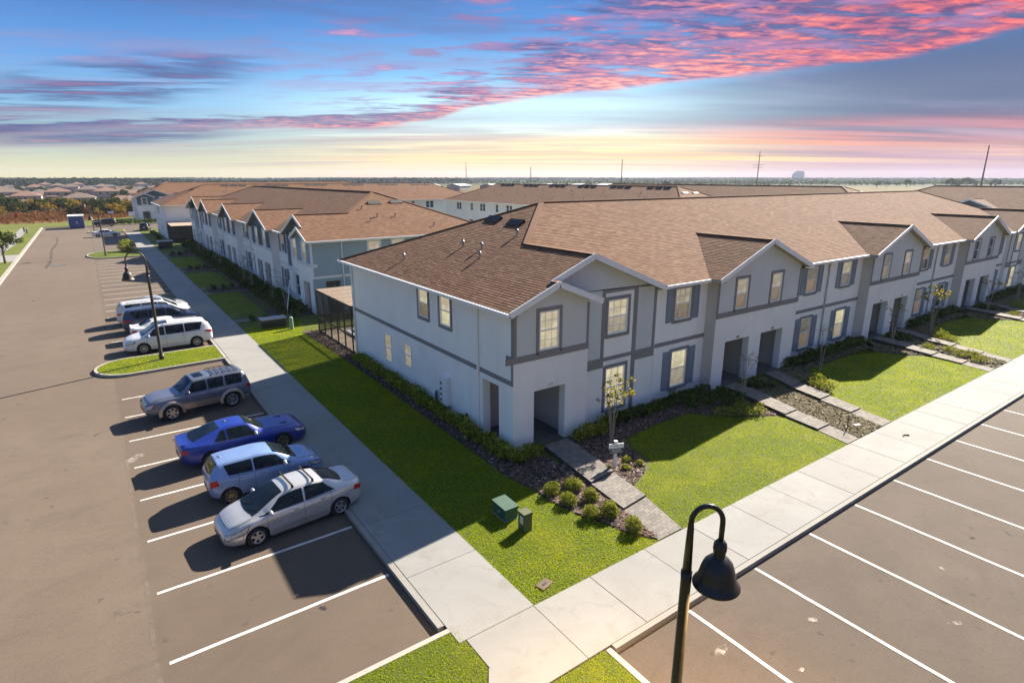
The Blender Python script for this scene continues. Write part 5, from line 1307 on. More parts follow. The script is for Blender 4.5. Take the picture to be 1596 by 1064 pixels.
for c in (15.2, 30.4, 45.6):
    o = c - 15.2
    bed([(13.05 + o, -.4), (15.7 + o, -.4), (15.1 + o, -2.2), (14.7 + o, -3.85), (14.35 + o, -5.4), (13.95 + o, -6.84), (12.05 + o, -6.84), (12.35 + o, -5.5), (12.65 + o, -3.92), (13.0 + o, -2.4)], 'leaf_litter', 700 if o < 1 else 250, s=.05 if o < 1 else .08)
    bed([(16.9 + o, -.1), (16.85 + o, -.35), (16.05 + o, -2.2), (15.75 + o, -3.6), (16.9 + o, -3.2), (17.6 + o, -2.0), (18.8 + o, -1.0), (26.6 + o, -1.0), (27.4 + o, -.2), (27.0 + o, -3.7), (26.0 + o, -3.0), (25.2 + o, -1.6), (26.5 + o, -.5), (26.9 + o, .6), (18.7 + o, .6), (18.7 + o, 0)], 'leaf_litter', 220, z=.006, s=.06)
# beds and planting strips in front of the shaded row
bed([(1.25, 27.5), (1.25, 88), (-.9, 88), (-1.4, 60), (-1.6, 40), (-1.7, 27.4)], dens=0, name='planting_bed')
for yb in (27.4, 42.7, 57.9, 73.1):
    for dy in (-1.4, 1.4) if yb > 30 else (1.2,):
        slab('footpath', [(-4.25, yb + dy - .45), (.9, yb + dy - .45), (.9, yb + dy + .45), (-4.25, yb + dy + .45)], -.05, .012, 'paver')
    if yb > 30: bed([(-3.9, yb - 1.9), (.9, yb - 2.4), (.9, yb + 2.4), (-3.9, yb + 1.9)], dens=60, s=.08, name='planting_bed')
# grass blades
lawn_near = [(-4.285, -6.885), (.24, -6.885), (-.02, -6.4), (-.28, -5.9), (-.45, -5.3), (-.75, -4.7), (-.9, -3.9), (-1.02, -3.3), (-1.1, -2.3), (-1.22, -1.2), (-1.17, 1), (-1.07, 6), (-.98, 14), (-4.285, 14)]
GRASS.append((lawn_near, 900, 0)); GRASS.append(([(-4.22, 14), (-.98, 14), (-1.1, 22.6), (-.3, 26), (-4.22, 26)], 380, 0))
GRASS.append(([(1.26, -6.885), (1.75, -5.0), (1.9, -4.35), (2.5, -4.15), (3.2, -3.8), (3.85, -3.3), (4.05, -2.2), (4.5, -1.6), (6.0, -1.35), (8.5, -1.3), (9.7, -2.7), (10.6, -3.2), (11.55, -3.8), (11.3, -5.5), (11.05, -6.885)], 700, 0))
for c in (15.2, 30.4): GRASS.append(([(x + c - 15.2, y) for x, y in ((14.9, -6.8), (15.3, -5.4), (15.8, -3.7), (17.0, -3.3), (17.8, -2.1), (19, -1.1), (25, -1.1), (25.9, -3.1), (26.9, -3.9), (26.3, -6.8))], 420 if c < 20 else 240, 0))
for yb in (31, 44.2, 59.4): GRASS.append(([(-4.2, yb), (-.8, yb), (-.8, yb + 10), (-4.2, yb + 10)], 110, 0))
parts = []
for poly, dens, z in GRASS:
    V, Fc = blades(poly, dens * 1.5, z, .03 if dens > 300 else .035, .011 if dens > 500 else .018, 1.5); parts.append((V, Fc))
V, Fc = join(*parts); gr = ob('grass_blades', np_mesh('grass_blades', V, Fc, 'lawn_blades'), kind='stuff'); gr['label'] = 'short bright green mown grass covering the front lawns and islands'; gr['category'] = 'grass'

# ------------------------------------------------------------------ shrubs
SM = {}
def shrub_mesh(key, n, rad, size, mat, lumps=7, up=0):
    if key not in SM:
        SM[key] = []
        for k in range(4):
            V, Fc = leafcloud(n, rad, size, (0, 0, rad[2] * .75), .3, lumps=lumps); V[:, 2] = np.maximum(V[:, 2], .01); SM[key].append(np_mesh('leaves', V, Fc, mat))
    return random.choice(SM[key])
ORD = ['first', 'second', 'third', 'fourth', 'fifth', 'sixth', 'seventh', 'eighth', 'ninth', 'tenth', 'eleventh', 'twelfth', 'thirteenth', 'fourteenth', 'fifteenth', 'sixteenth', 'seventeenth', 'eighteenth', 'nineteenth']
def nth(n):
    if n < 19: return ORD[n]
    n += 1; t = {2: 'twent', 3: 'thirt', 4: 'fort', 5: 'fift', 6: 'sixt', 7: 'sevent', 8: 'eight'}[n // 10]
    return t + 'ieth' if n % 10 == 0 else t + 'y-' + ORD[n % 10 - 1]
CNT = {}
def nx(key): CNT[key] = CNT.get(key, -1) + 1; return nth(CNT[key])
def shrub(key, x, y, sc, label, group, cat='shrub', name='shrub', z=.01):
    me = SM_SPEC[key]; m = shrub_mesh(key, *me); o = ob(name, m, None, (x, y, z), random.uniform(0, 6.28), label=label, category=cat, group=group)
    o.scale = (sc * random.uniform(.9, 1.1), sc * random.uniform(.9, 1.1), sc * random.uniform(.88, 1.12)); return o
SM_SPEC = {'hedge': (420, (.38, .38, .36), .055, 'hedge_leaf', 8), 'juniper': (1300, (.30, .30, .24), .030, 'juniper_leaf', 9), 'dark': (300, (.42, .42, .36), .06, 'dark_leaf', 8), 'farhedge': (130, (.5, .5, .4), .11, 'dark_leaf', 6), 'ball': (900, (.95, .85, .75), .09, 'hedge_leaf', 0), 'tuft': (240, (.22, .22, .14), .04, 'juniper_leaf', 5), 'ferny': (380, (.55, .5, .30), .05, 'juniper_leaf', 9)}
y = 14.6; k = 0
while y > -.6: shrub('hedge', -.47 + random.uniform(-.07, .07), y, random.uniform(.85, 1.1), f'{nx("side")} leafy green shrub from the back corner in the side wall hedge', 'hedge shrubs along the side wall'); y -= random.uniform(.44, .56)
for x in (.15, .6, .95): shrub('hedge', x - .3, -.62 + .1 * x, .95, f'{nx("cor")} leafy green shrub from the left at the foot of the corner pillar', 'shrubs round the corner pillar')
x = 2.75
while x < 11.2: shrub('hedge' if x < 4.6 else 'dark', x, (-.55 if x < 4 else -.2) + random.uniform(-.08, .08), random.uniform(.8, 1.15), f'{nx("fr")} dark leafy shrub from the corner porch in the nearest front wall hedge', 'hedge shrubs along the front wall'); x += random.uniform(.48, .62)
for x, y in ((9.2, -.9), (10.0, -1.2), (10.8, -1.0), (11.4, -.9), (11.3, -1.8), (10.5, -1.9)): shrub('dark', x, y, 1.0, f'{nx("fr")} dark leafy shrub from the corner porch in the nearest front wall hedge', 'hedge shrubs along the front wall')
for (x, y), lb in zip([(-.64, -3.07), (.10, -3.29), (-.57, -3.88), (.11, -4.17), (-.50, -4.87), (.0, -5.15), (.02, -6.12)], ['upper left of seven round grey-green shrubs on the corner mulch bed', 'upper right of seven round shrubs on the corner mulch bed, by the path', 'second shrub down on the lawn side of the corner mulch bed', 'second shrub down on the path side of the corner mulch bed', 'third shrub down on the lawn side of the corner mulch bed', 'third shrub down on the path side of the corner mulch bed', 'lone lowest shrub at the pavement tip of the corner mulch bed']):
    shrub('juniper', x, y, 1.12, lb, 'round shrubs on the corner bed')
for x, y in ((2.55, -3.3), (3.0, -2.9), (1.95, -3.05), (3.2, -3.35)): shrub('tuft', x, y, .9, f'{nx("gp")} of four low yellowish plants round the white sign post', 'ground plants round the sign')
for x, y in ((9.6, -2.3), (10.3, -2.7), (11.0, -3.0), (10.9, -2.3)): shrub('ferny', x, y, 1.0, f'{nx("sp")} spreading light green shrub left of the first twin paths', 'spreading shrubs by the twin paths')
for c in (15.2, 30.4, 45.6):
    o = c - 15.2; nb = {15.2: 'first', 30.4: 'second', 45.6: 'third'}[c]
    for x, y in ((16.5, -2.7), (17.2, -2.4), (16.3, -3.3)): shrub('ferny', x + o, y, 1.0, f'{nx(nb+"a")} spreading light green shrub right of the {nb} pair of twin paths', 'spreading shrubs by the twin paths')
    for x, y in ((14.0, -1.2), (14.6, -1.5), (13.9, -.8)): shrub('dark', x + o, y, .85, f'{nx(nb+"b")} dark shrub between the {nb} pair of porches', 'shrubs between the porches')
    if o: 
        for x, y in ((13.2, -3.2), (13.7, -4.1), (13.0, -4.9), (13.6, -5.3), (12.7, -5.9)): shrub('ferny', x + o, y, .8, f'{nx(nb+"c")} low shrub down the litter strip between the {nb} twin paths', 'shrubs between the twin paths')
    x = 18.3
    while x < 26.8: shrub('dark', x + o, -.2 + random.uniform(-.1, .1), random.uniform(.95, 1.2), f'{nx(nb+"d")} dark leafy shrub in the wall hedge right of the {nb} pair of porches', 'hedge shrubs along the front wall'); x += .62
y = 28.4
while y < 88: shrub('farhedge', .55 + random.uniform(-.15, .15), y, random.uniform(.9, 1.3), f'{nx("sh")} dark shrub from the near end of the slate gabled row front hedge', 'hedge shrubs before the shaded row'); y += .85
y = 28.8
while y < 86: shrub('farhedge', -.55 + random.uniform(-.25, .25), y, random.uniform(.7, 1.1), f'{nx("sh2")} dark shrub in the outer row of the shaded bed before the slate gabled row', 'hedge shrubs before the shaded row'); y += 1.15
for yb in (42.7, 57.9, 73.1):
    for x in (-3.3, -2.5, -1.7, -.9): shrub('farhedge', x, yb + random.uniform(-.4, .4), .75, f'{nx("cb")} low dark shrub, nearest first, in the shaded cross beds', 'shrubs in the shaded cross beds')
for x in (-3.2, -2.2, -1.2, -.3): shrub('farhedge', x, 27.6 + random.uniform(-.2, .2), .7, f'{nx("cb2")} low dark shrub from the pavement in the shaded bed beside the pale cabinet', 'shrubs in the shaded cross beds')
shrub('ball', -8.0, 82.0, 1.25, 'big clipped round bush on the second grass island', 'bushes', name='round_bush'); shrub('dark', -21.2, 104.4, 1.6, 'low dark shrub on the verge beside the footpath across the road', 'bushes', name='round_bush')
for i in range(14): shrub('farhedge', -8 + i * 1.1, 141.5, 1.5, f'{nx("bk")} dark hedge shrub from the left before the farthest row', 'hedge shrubs at the road end')
for i in range(9): shrub('farhedge', -2.2 - .4, 98 + i * 1.6, 1.0, f'{nx("sw")} dark shrub along the side wall of the row with the screened porch', 'hedge shrubs by the far side wall')

# ------------------------------------------------------------------ trees
def myrtle(x, y, h, spread, nl, label, name='young_tree', stems=5, leafm='myrtle_leaf', lsz=.05, grp='young thin street trees', lean=0):
    T = thing(name, label, 'tree', (x, y, 0), random.uniform(0, 6), grp); mb = MB(); tips = []
    for s_ in range(stems):
        a = 2 * math.pi * s_ / stems + random.uniform(-.3, .3); r0 = .05 if stems > 1 else 0; k = random.uniform(.5, 1) * spread * .5
        P = [(r0 * math.cos(a), r0 * math.sin(a), 0), (r0 * 2 * math.cos(a), r0 * 2 * math.sin(a), h * .35), (k * .5 * math.cos(a), k * .5 * math.sin(a), h * .62), (k * math.cos(a) + random.uniform(-.1, .1), k * math.sin(a), h * random.uniform(.8, .95))]
        mb.tube(P, [.022, .018, .012, .005], 'pale_bark', 6); tips.append((P[2], P[3]))
        for b_ in range(4):
            q = Vector(P[2]).lerp(Vector(P[3]), random.uniform(0, 1)); d = Vector((random.uniform(-1, 1), random.uniform(-1, 1), random.uniform(-.1, .7))).normalized() * spread * random.uniform(.25, .5)
            mb.tube([q, q + d * .6, q + d + Vector((0, 0, .05))], [.008, .006, .003], 'bark', 4); tips.append((tuple(q + d * .4), tuple(q + d)))
    mb.build('trunk', T)
    cl = [leafcloud(max(3, nl // len(tips)), (.13, .13, .10), lsz, tuple(Vector(a).lerp(Vector(b_), .85)), .1) for a, b_ in tips]
    V, Fc = join(*cl); ob('crown', np_mesh('crown', V, Fc, leafm), T); return T
myrtle(3.62, -1.5, 2.75, 1.45, 560, 'slender multi-stemmed young tree with yellowing leaves behind the white sign', stems=6)
myrtle(12.1, -1.55, 2.5, 1.1, 110, 'nearly bare young tree before the first pair of porches', stems=5, lsz=.04)
myrtle(19.4, -1.4, 2.7, .9, 40, 'leafless thin young tree between the first twin porches and second lawn', stems=4, lsz=.035)
myrtle(27.6, -1.5, 2.6, 1.1, 120, 'sparse young tree before the left porch of the second pair', stems=4, lsz=.05)
myrtle(33.4, -1.5, 3.1, 1.5, 420, 'fuller yellow-green young tree just right of the second pair of porches', stems=5, lsz=.07)
myrtle(44.2, -1.4, 2.7, 1.1, 150, 'small sparse tree before the third pair of porches', stems=4, lsz=.06)
myrtle(51, -1.4, 2.8, 1.3, 150, 'small sparse tree near the far end of the front lawns', stems=4, lsz=.06)
for y, lb in ((29.8, 'nearest'), (33.8, 'second'), (41.2, 'third'), (44.4, 'fourth'), (56.6, 'fifth'), (60, 'sixth'), (72, 'farthest')):
    myrtle(-.3, y, 3.1, 1.3, 70, f'{lb} bare young tree along the front of the slate gabled row', stems=3, leafm='dark_leaf', lsz=.04)
mb = MB(); mb.tube([(-.6, 28.6, 0), (.1, 29.4, 2.6)], .035, 'white_trim', 6); o = mb.build('support_pole'); o['label'] = 'pale leaning pole propped against a young tree at the shaded corner'; o['category'] = 'pole'

def tree_var(key, h, w, mat, n, lsz):
    """a broad tree: returns (trunk mesh, crown mesh)"""
    mb = MB(); tips = []
    mb.tube([(0, 0, -.2), (0, 0, h * .22), (.02 * h, .01 * h, h * .45)], [.035 * h, .026 * h, .016 * h], 'bark', 8)
    for k in range(7):
        a = k * 2.4; q = Vector((0, 0, h * random.uniform(.22, .45))); d = Vector((math.cos(a) * w * .36, math.sin(a) * w * .36, h * random.uniform(.15, .38)))
        mb.tube([q, q + d * .5 + Vector((0, 0, .03 * h)), q + d], [.012 * h, .008 * h, .004 * h], 'bark', 5); tips.append(q + d)
    tips.append(Vector((0, 0, h * .78)))
    cl = [leafcloud(n // len(tips), (w * random.uniform(.2, .3), w * random.uniform(.2, .3), h * random.uniform(.13, .2)), lsz, tuple(t), .35, lumps=5) for t in tips]
    V, Fc = join(*cl); return mb.mesh('trunk'), np_mesh('crown', V, Fc, mat)
TV = {'dark': [tree_var('d', 7, 6.5, 'tree_leaf', 1000, .32) for _ in range(3)], 'autumn': [tree_var('a', 5.5, 5, 'autumn_leaf', 800, .28) for _ in range(2)], 'rust': [tree_var('r', 5, 3, 'rust_leaf', 500, .25)], 'young': [tree_var('y', 4.4, 2.8, 'tree_leaf', 1100, .14)]}
def tree(kind, x, y, s, label, group, name='tree', z=0, sxy=1):
    tm, cm = random.choice(TV[kind]); T = thing(name, label, 'tree', (x, y, z), random.uniform(0, 6), group); T.scale = (s * sxy, s * sxy, s)
    ob('trunk', tm, T); ob('crown', cm, T); return T
tree('young', -20.7, 76.3, 1.0, 'small dark round tree on the verge left of the road', 'verge trees')
FG = {'dark': 'dark green', 'autumn': 'yellow-green', 'rust': 'rust coloured'}
for i in range(84):
    t = (i % 42) / 41; kind = ['autumn', 'autumn', 'dark', 'autumn', 'autumn', 'dark', 'rust'][i % 7]
    X_ = -34 + 42 * t + random.uniform(-1, 1); Y_ = 190 + 40 * random.random()
    if t < .45: Y_ += 25
    if i > 41: Y_ -= 4
    tree(kind, X_, Y_, random.uniform(.6, 1.0), f'{nx("sc" + kind)} {FG[kind]} tree in the scrub belt beyond the reddish field', 'trees in the scrub belt', z=-2.0 if t < .3 else -1.6)
# far houses
simple('tile_roof_a', (.15, .11, .09), .9, var=.2, scale=1.5); simple('tile_roof_b', (.19, .11, .08), .9, var=.2, scale=1.5); simple('tile_roof_c', (.12, .105, .10), .9, var=.2, scale=1.5)
simple('house_cream', (.36, .33, .28), .9); simple('house_grey', (.32, .325, .33), .9)
def house_variant(roofm, wallm, w, d, h):
    wb = MB(); wb.box(-w / 2, w / 2, -d / 2, d / 2, -.5, h, wallm); wb.box(-w / 2 + .5, -w / 2 + 6, -d / 2 - 2.2, -d / 2, -.5, 2.8, wallm)
    rb = MB(); e = .5; k = min(w, d) / 2
    def hip(x0, x1, y0, y1, z, rise):
        r = min(x1 - x0, y1 - y0) / 2
        if x1 - x0 > y1 - y0: a, b_ = (x0 + r, (y0 + y1) / 2, z + rise), (x1 - r, (y0 + y1) / 2, z + rise)
        else: a, b_ = ((x0 + x1) / 2, y0 + r, z + rise), ((x0 + x1) / 2, y1 - r, z + rise)
        v = [(x0, y0, z), (x1, y0, z), (x1, y1, z), (x0, y1, z), a, b_]
        f = [(0, 1, 5, 4), (2, 3, 4, 5), (1, 2, 5), (3, 0, 4), (0, 3, 2, 1)] if x1 - x0 > y1 - y0 else [(1, 2, 5, 4), (3, 0, 4, 5), (0, 1, 4), (2, 3, 5), (0, 3, 2, 1)]
        rb.add(v, f, roofm)
    hip(-w / 2 - e, w / 2 + e, -d / 2 - e, d / 2 + e, h, k * .42); hip(-w / 2, -w / 2 + 6.5, -d / 2 - 2.7, -d / 2 + 3, 2.9, 1.2)
    wins = []
    for x in (-w * .3, 0, w * .3):
        for z in ((.9, 3.6) if h > 4 else (.9,)): wins.append((x, z))
    return wb.mesh('wall'), rb.mesh('roof'), wins, d
HV = [house_variant('tile_roof_b', 'house_cream', 13, 10, 2.9), house_variant('tile_roof_a', 'house_grey', 12, 11, 5.4), house_variant('tile_roof_c', 'house_grey', 14, 10, 2.9), house_variant('tile_roof_b', 'house_grey', 12, 12, 5.4)]
mb = MB(); mb.box(-.55, .55, -.04, 0, 0, 1.2, 'window_dark'); mb.box(-.65, .65, -.02, 0, -.1, 0, 'white_trim'); mb.box(-.65, .65, -.02, 0, 1.2, 1.3, 'white_trim'); mb.box(-.65, -.55, -.02, 0, 0, 1.2, 'white_trim'); mb.box(.55, .65, -.02, 0, 0, 1.2, 'white_trim')
hw = mb.mesh('window')
HN = ['single storey house with terracotta hipped roof', 'two storey grey house with brown hipped roof', 'single storey house with dull grey-brown roof', 'two storey pale house with terracotta roof']
bands = ['nearest', 'second', 'third', 'fourth', 'fifth', 'sixth', 'seventh', 'farthest']
for bi, (Y_, n, x0, dx_) in enumerate([(262, 7, -62, 16), (300, 8, -66, 17), (345, 9, -76, 18), (395, 10, -84, 19), (450, 11, -92, 20), (520, 12, -104, 21), (600, 13, -120, 23), (700, 15, -140, 25)]):
    for k in range(n):
        if bi == 0 and k > 4: continue
        oc = ('first', 'second', 'third', 'fourth', 'fifth', 'sixth', 'seventh', 'eighth', 'ninth', 'tenth', 'eleventh', 'twelfth', 'thirteenth', 'fourteenth', 'fifteenth')[k]
        vi = random.randrange(4); wm, rm, wins, d = HV[vi]; xx = x0 + dx_ * k + random.uniform(-2, 2)
        T = thing('house', f'{HN[vi]}, {oc} from left in the {bands[bi]} far street', 'house', (xx, Y_ + random.uniform(-3, 3), -1.9 if bi < 2 else -1.2), random.choice([0, 0, 0, math.pi / 2, math.pi]) + random.uniform(-.1, .1), 'houses of the distant estate'); T.scale = (.84, .84, .84)
        ob('wall', wm, T); ob('roof', rm, T)
        if bi < 4:
            for x_, z_ in wins: ob('window', hw, T, (x_, -d / 2 - .02 - (2.2 if x_ < 0 and z_ < 2 else 0), z_)); ob('window', hw, T, (x_, d / 2 + .02, z_), math.pi)
for i in range(60):
    bi = i % 6; Y_ = (280, 322, 370, 422, 485, 560)[bi]; X_ = -60 + random.random() * (95 + bi * 14) - bi * 6
    tree('dark', X_, Y_, random.uniform(.55, .9), f'{nx("de")} dark tree scattered between the houses of the distant estate', 'trees in the distant estate', z=-1.2)
# white sheds far behind the rows
for i in range(7):
    px_ = (.50 + .035 * i, .86 - .02 * i); T = thing('white_shed', f'{nx("wh")} far white roofed shed in the gap between two brown roofs', 'shed', (px_[0] * 420 + i * 9, px_[1] * 480, 0), .3 + i * .2, 'distant white sheds')
    mb = MB(); mb.box(-9, 9, -6, 6, 0, 3.4, 'house_grey'); mb.build('wall', T); mb = MB(); mb.poly([(-9.5, -6.5, 3.5), (9.5, -6.5, 3.5), (9.5, 0, 4.8), (-9.5, 0, 4.8)], 'vinyl_white', .1); mb.poly([(-9.5, 0, 4.8), (9.5, 0, 4.8), (9.5, 6.5, 3.5), (-9.5, 6.5, 3.5)], 'vinyl_white', .1); mb.build('roof', T)
# far trees to the right, one by one
for (x, y, s, lb) in ((430, 360, 1.1, 'dark round tree behind the vents of the middle roof'), (560, 455, .9, 'leafy round tree right of the middle roof'), (575, 452, .7, 'paler thin tree right of the middle roof'), (590, 445, .75, 'thin pale tree beside the pylon left of centre'), (470, 325, .7, 'small round green tree standing alone on the open field'), (604, 253, 1.05, 'small round dark tree on the grassy rise right of the tall pole'), (712, 270, 1.3, 'wide spreading tree on the grassy rise'), (700, 285, .9, 'low dark tree left of the spreading tree'), (640, 205, 1.5, 'big dark tree left of the tilted pole'), (655, 206, 1.35, 'second big dark tree left of the tilted pole'), (672, 203, 1.6, 'third dark tree left of the tilted pole'), (690, 204, 1.2, 'broad dark tree right beside the tilted pole'), (720, 195, 1.4, 'dark tree just right of the tilted pole'), (300, 78, .9, 'bright green bushy tree at the right edge'), (306, 76, .8, 'second bright green bushy tree at the right edge'), (530, 400, .6, 'small thin tree far behind the middle roof')):
    tree('dark', x, y, s * (1.0 if x > 320 else .8), lb, 'trees on the right horizon', z=-.3)
# treelines near the horizon
def belt(name, pts, n, hgt, depth, lsz, mat, label, z=-.5):
    P = np.array(pts, float); seg = rng.integers(0, len(P) - 1, n); t = rng.uniform(0, 1, n)[:, None]; B = P[seg] * (1 - t) + P[seg + 1] * t
    B += rng.normal(0, depth, (n, 2)); hh_ = hgt * (.75 + .25 * np.sin(B[:, 0] * .013 + B[:, 1] * .009) + rng.uniform(-.2, .2, n)); zz_ = z + hh_ * rng.uniform(.1, 1, n) ** .8
    Cn = np.column_stack([B, zz_]); u = rng.normal(size=(n, 3)); u /= np.linalg.norm(u, axis=1)[:, None]; w = np.cross(u, rng.normal(size=(n, 3))); w /= np.linalg.norm(w, axis=1)[:, None]
    s_ = (lsz * rng.uniform(.6, 1.4, n))[:, None]; V = np.stack([Cn - u * s_, Cn + w * s_ * .7, Cn + u * s_, Cn - w * s_ * .7], 1).reshape(-1, 3)
    s0 = []; 
    for i in range(len(P) - 1):
        m_ = int(np.linalg.norm(P[i + 1] - P[i]) / (hgt * 1.2)); s0 += [P[i] + (P[i + 1] - P[i]) * k / m_ for k in range(m_)]
    s0 = np.array(s0); nn = len(s0); d_ = depth * .8; H0 = z + hgt * (.62 + .18 * np.sin(s0[:, 0] * .05) + rng.uniform(-.12, .12, nn)); dn = np.gradient(s0, axis=0); dn = np.column_stack([-dn[:, 1], dn[:, 0]]); dn /= np.linalg.norm(dn, axis=1)[:, None]
    Vh = np.concatenate([np.column_stack([s0 + dn * a_ * d_ * (1 + rng.uniform(-.2, .2, (nn, 1))), np.where(np.full(nn, b_ > 0), H0 * b_ + rng.uniform(-.6, .6, nn), z)]) for a_, b_ in ((-1.3, 0), (-1, .8), (-.3, 1), (.4, 1), (1, .8), (1.3, 0))])
    Fh = np.array([(j * nn + i, j * nn + i + 1, (j + 1) * nn + i + 1, (j + 1) * nn + i) for j in range(5) for i in range(nn - 1)])
    V, FF = join((V, np.arange(4 * n).reshape(-1, 4)), (Vh, Fh)) if hgt > 5 else (V, np.arange(4 * n).reshape(-1, 4))
    o = ob(name, np_mesh(name, V, FF, mat), kind='stuff'); o['label'] = label; o['category'] = 'trees'
belt('forest_belt', [(-420, 760), (-180, 840), (40, 900), (260, 930), (500, 900)], 50000, 7.6, 26, 2.0, 'forest_leaf', 'dark forest closing the view behind the distant estate')
belt('forest_belt', [(300, 1500), (900, 1500), (1500, 1200), (1900, 800), (2100, 300), (2200, -400)], 50000, 6.6, 60, 3.0, 'forest_leaf', 'long low treeline along the right horizon')
belt('forest_belt', [(-900, 1500), (-200, 1900), (600, 2000), (1400, 1700), (2300, 1300)], 50000, 7.0, 70, 3.6, 'forest_leaf', 'farthest bluish treeline on the horizon')
belt('scattered_scrub', [(500, 900), (900, 800), (1300, 600), (1300, 200), (900, 420), (600, 640)], 7000, 4.5, 70, 2.0, 'tree_leaf', 'scattered scrub and trees over the open land at right')
belt('dry_brush', [(-95, 172), (-60, 176), (-30, 185), (-6, 196), (25, 198)], 60000, .5, 10, .26, 'rust_leaf', 'reddish brown dry brush filling the field beyond the road end')
# power poles
for (x, y, h, lb, arms) in ((.603 * 430, .798 * 430, 17, 'short bare power pole above the left end of the middle roof', 0), (.515 * 560, .857 * 560, 10 + 13, 'far thin power pole in the gap left of the middle roof', 0), (.713 * 420, .70 * 420, 21.5, 'bare power pole above the middle roof', 0), (.841 * 430, .54 * 430, 26, 'power pole with cross arms, near the centre right of the horizon', 1), (.956 * 330, .291 * 330, 23, 'tallest dark power pole, leaning slightly, at the right', 0)):
    T = thing('power_pole', lb, 'power pole', (CAM.x + x, CAM.y + y, 0), 0, 'power poles on the horizon'); mb = MB(); mb.tube([(0, 0, -.5), (0, 0, h)], [.38, .22], 'bark', 8); mb.build('pole', T)
    if arms:
        for z, w_ in ((h - 3, 1.8), (h - 8.5, 2.6), (h - 10, 2.0)): mb = MB(); mb.bar((-w_, w_ * .9, z), (w_, -w_ * .9, z), .25, .22, 'bark'); mb.build('cross_arm', T)
mb = MB()
for (a, b_, w_, h_) in ((-30, 0, 26, 16), (0, 0, 40, 30), (32, 6, 24, 20), (-12, 8, 20, 24), (18, -6, 18, 27)): mb.box(a - w_ / 2, a + w_ / 2, b_ - 12, b_ + 12, 0, h_, 'house_grey')
o = mb.build('large_hotel'); o.location = (2020, 1130, 0); o.rotation_euler = (0, 0, .6); o['label'] = 'hazy stepped grey building far away on the right horizon'; o['category'] = 'building'

# ------------------------------------------------------------------ small things
mb = MB(); pts = [(-.34, -.25), (.34, -.25), (.42, -.05), (.42, .25), (-.42, .25), (-.42, -.05)]
mb.box(-.25, .25, -.38, .38, 0, .42, 'utility_green'); mb.poly([(-.28, -.42, .47), (.28, -.42, .47), (.28, .42, .50), (-.28, .42, .50)], 'utility_green', .08); tb_ = mb.build('cabinet_body')
T = thing('utility_cabinet', 'wide low dark green utility cabinet on the corner lawn', 'utility box', (-2.60, -3.22, 0), .0); tb_.parent = T; T.scale = (.9, .9, .9)
mb = MB(); mb.box(-.27, .27, -.40, .40, 0, .03, 'kerb_concrete'); mb.build('base', T); mb = MB(); mb.box(-.27, -.25, -.03, .03, .2, .27, 'grey_metal'); mb.build('lock', T)
T = thing('utility_pedestal', 'narrow olive green utility pedestal beside the wide green cabinet', 'utility box', (-2.55, -4.18, 0), 0)
mb = MB(); mb.box(-.14, .14, -.15, .15, 0, .56, 'utility_olive'); mb.poly([(-.155, -.165, .60), (.155, -.165, .60), (.155, .165, .60), (-.155, .165, .60)], 'utility_olive', .09); mb.build('cabinet_body', T); mb = MB(); mb.box(-.146, -.14, -.09, .05, .25, .48, 'sign_white')
for i in range(4): mb.box(-.148, -.146, -.07, .03, .28 + i * .05, .295 + i * .05, 'sign_dark')
mb.build('warning_label', T)
T = thing('valve_cover', 'brown rectangular ground cover set in the grass tip by the pavement corner', 'ground cover', (-3.6, -6.43, .0), .25)
mb = MB(); mb.box(-.20, .20, -.13, .13, 0, .03, 'cover_brown'); mb.build('lid', T); mb = MB(); mb.box(-.07, .07, -.03, .03, .03, .038, 'plastic_black'); mb.build('pull_slot', T)
T = thing('utility_cabinet', 'low dark cabinet with pale lid on the shaded lawn by the screened enclosure', 'utility box', (-2.3, 25.6, 0), 0); mb = MB(); mb.box(-.75, .75, -.35, .35, 0, .55, 'meter_black'); mb.build('cabinet_body', T); mb = MB(); mb.box(-.85, .85, -.45, .45, .55, .62, 'grey_metal'); mb.build('lid', T)
T = thing('utility_pedestal', 'pale green post-like pedestal in the sunlit strip of the side lawn', 'utility box', (-1.5, 24.0, 0), 0); mb = MB(); mb.tube([(0, 0, 0), (0, 0, .8), (0, 0, .86)], [.14, .13, .09], 'pale_green', 12); mb.build('cabinet_body', T)
T = thing('utility_cabinet', 'dark cabinet with pale lid far along the side lawn before the screened porch', 'utility box', (-3.2, 83.0, 0), 0); mb = MB(); mb.box(-.9, .9, -.5, .5, 0, 1.0, 'meter_black'); mb.build('cabinet_body', T); mb = MB(); mb.box(-1, 1, -.6, .6, 1.0, 1.1, 'grey_metal'); mb.build('lid', T)
T = thing('name_sign', 'white post with small white and dark sign boards on the mulch by the path', 'sign', (2.32, -2.98, 0), -.38)
mb = MB(); mb.box(-.045, .045, -.045, .045, 0, 1.02, 'sign_white'); mb.poly([(-.06, -.06, 1.05), (.06, -.06, 1.05), (.06, .06, 1.05), (-.06, .06, 1.05)], 'sign_white', .03); mb.build('post', T)
mb = MB(); mb.box(-.28, .28, -.075, -.047, .80, .97, 'sign_white'); a_ = mb.build('upper_board', T)
mb = MB(); mb.box(-.27, .27, -.074, -.047, .60, .795, 'sign_dark'); b2 = mb.build('lower_board', T)
def scribble(par, y, z, x0, x1, h, mat, seed):      # lettering too small to read in the photo: broken strokes
    r = random.Random(seed); mb = MB(); x = x0
    while x < x1: w = r.uniform(.008, .022); mb.box(x, min(x + w, x1), y, y + .002, z + r.uniform(0, h * .2), z + h * r.uniform(.75, 1), mat); x += w + .007
    mb.build('lettering', par)
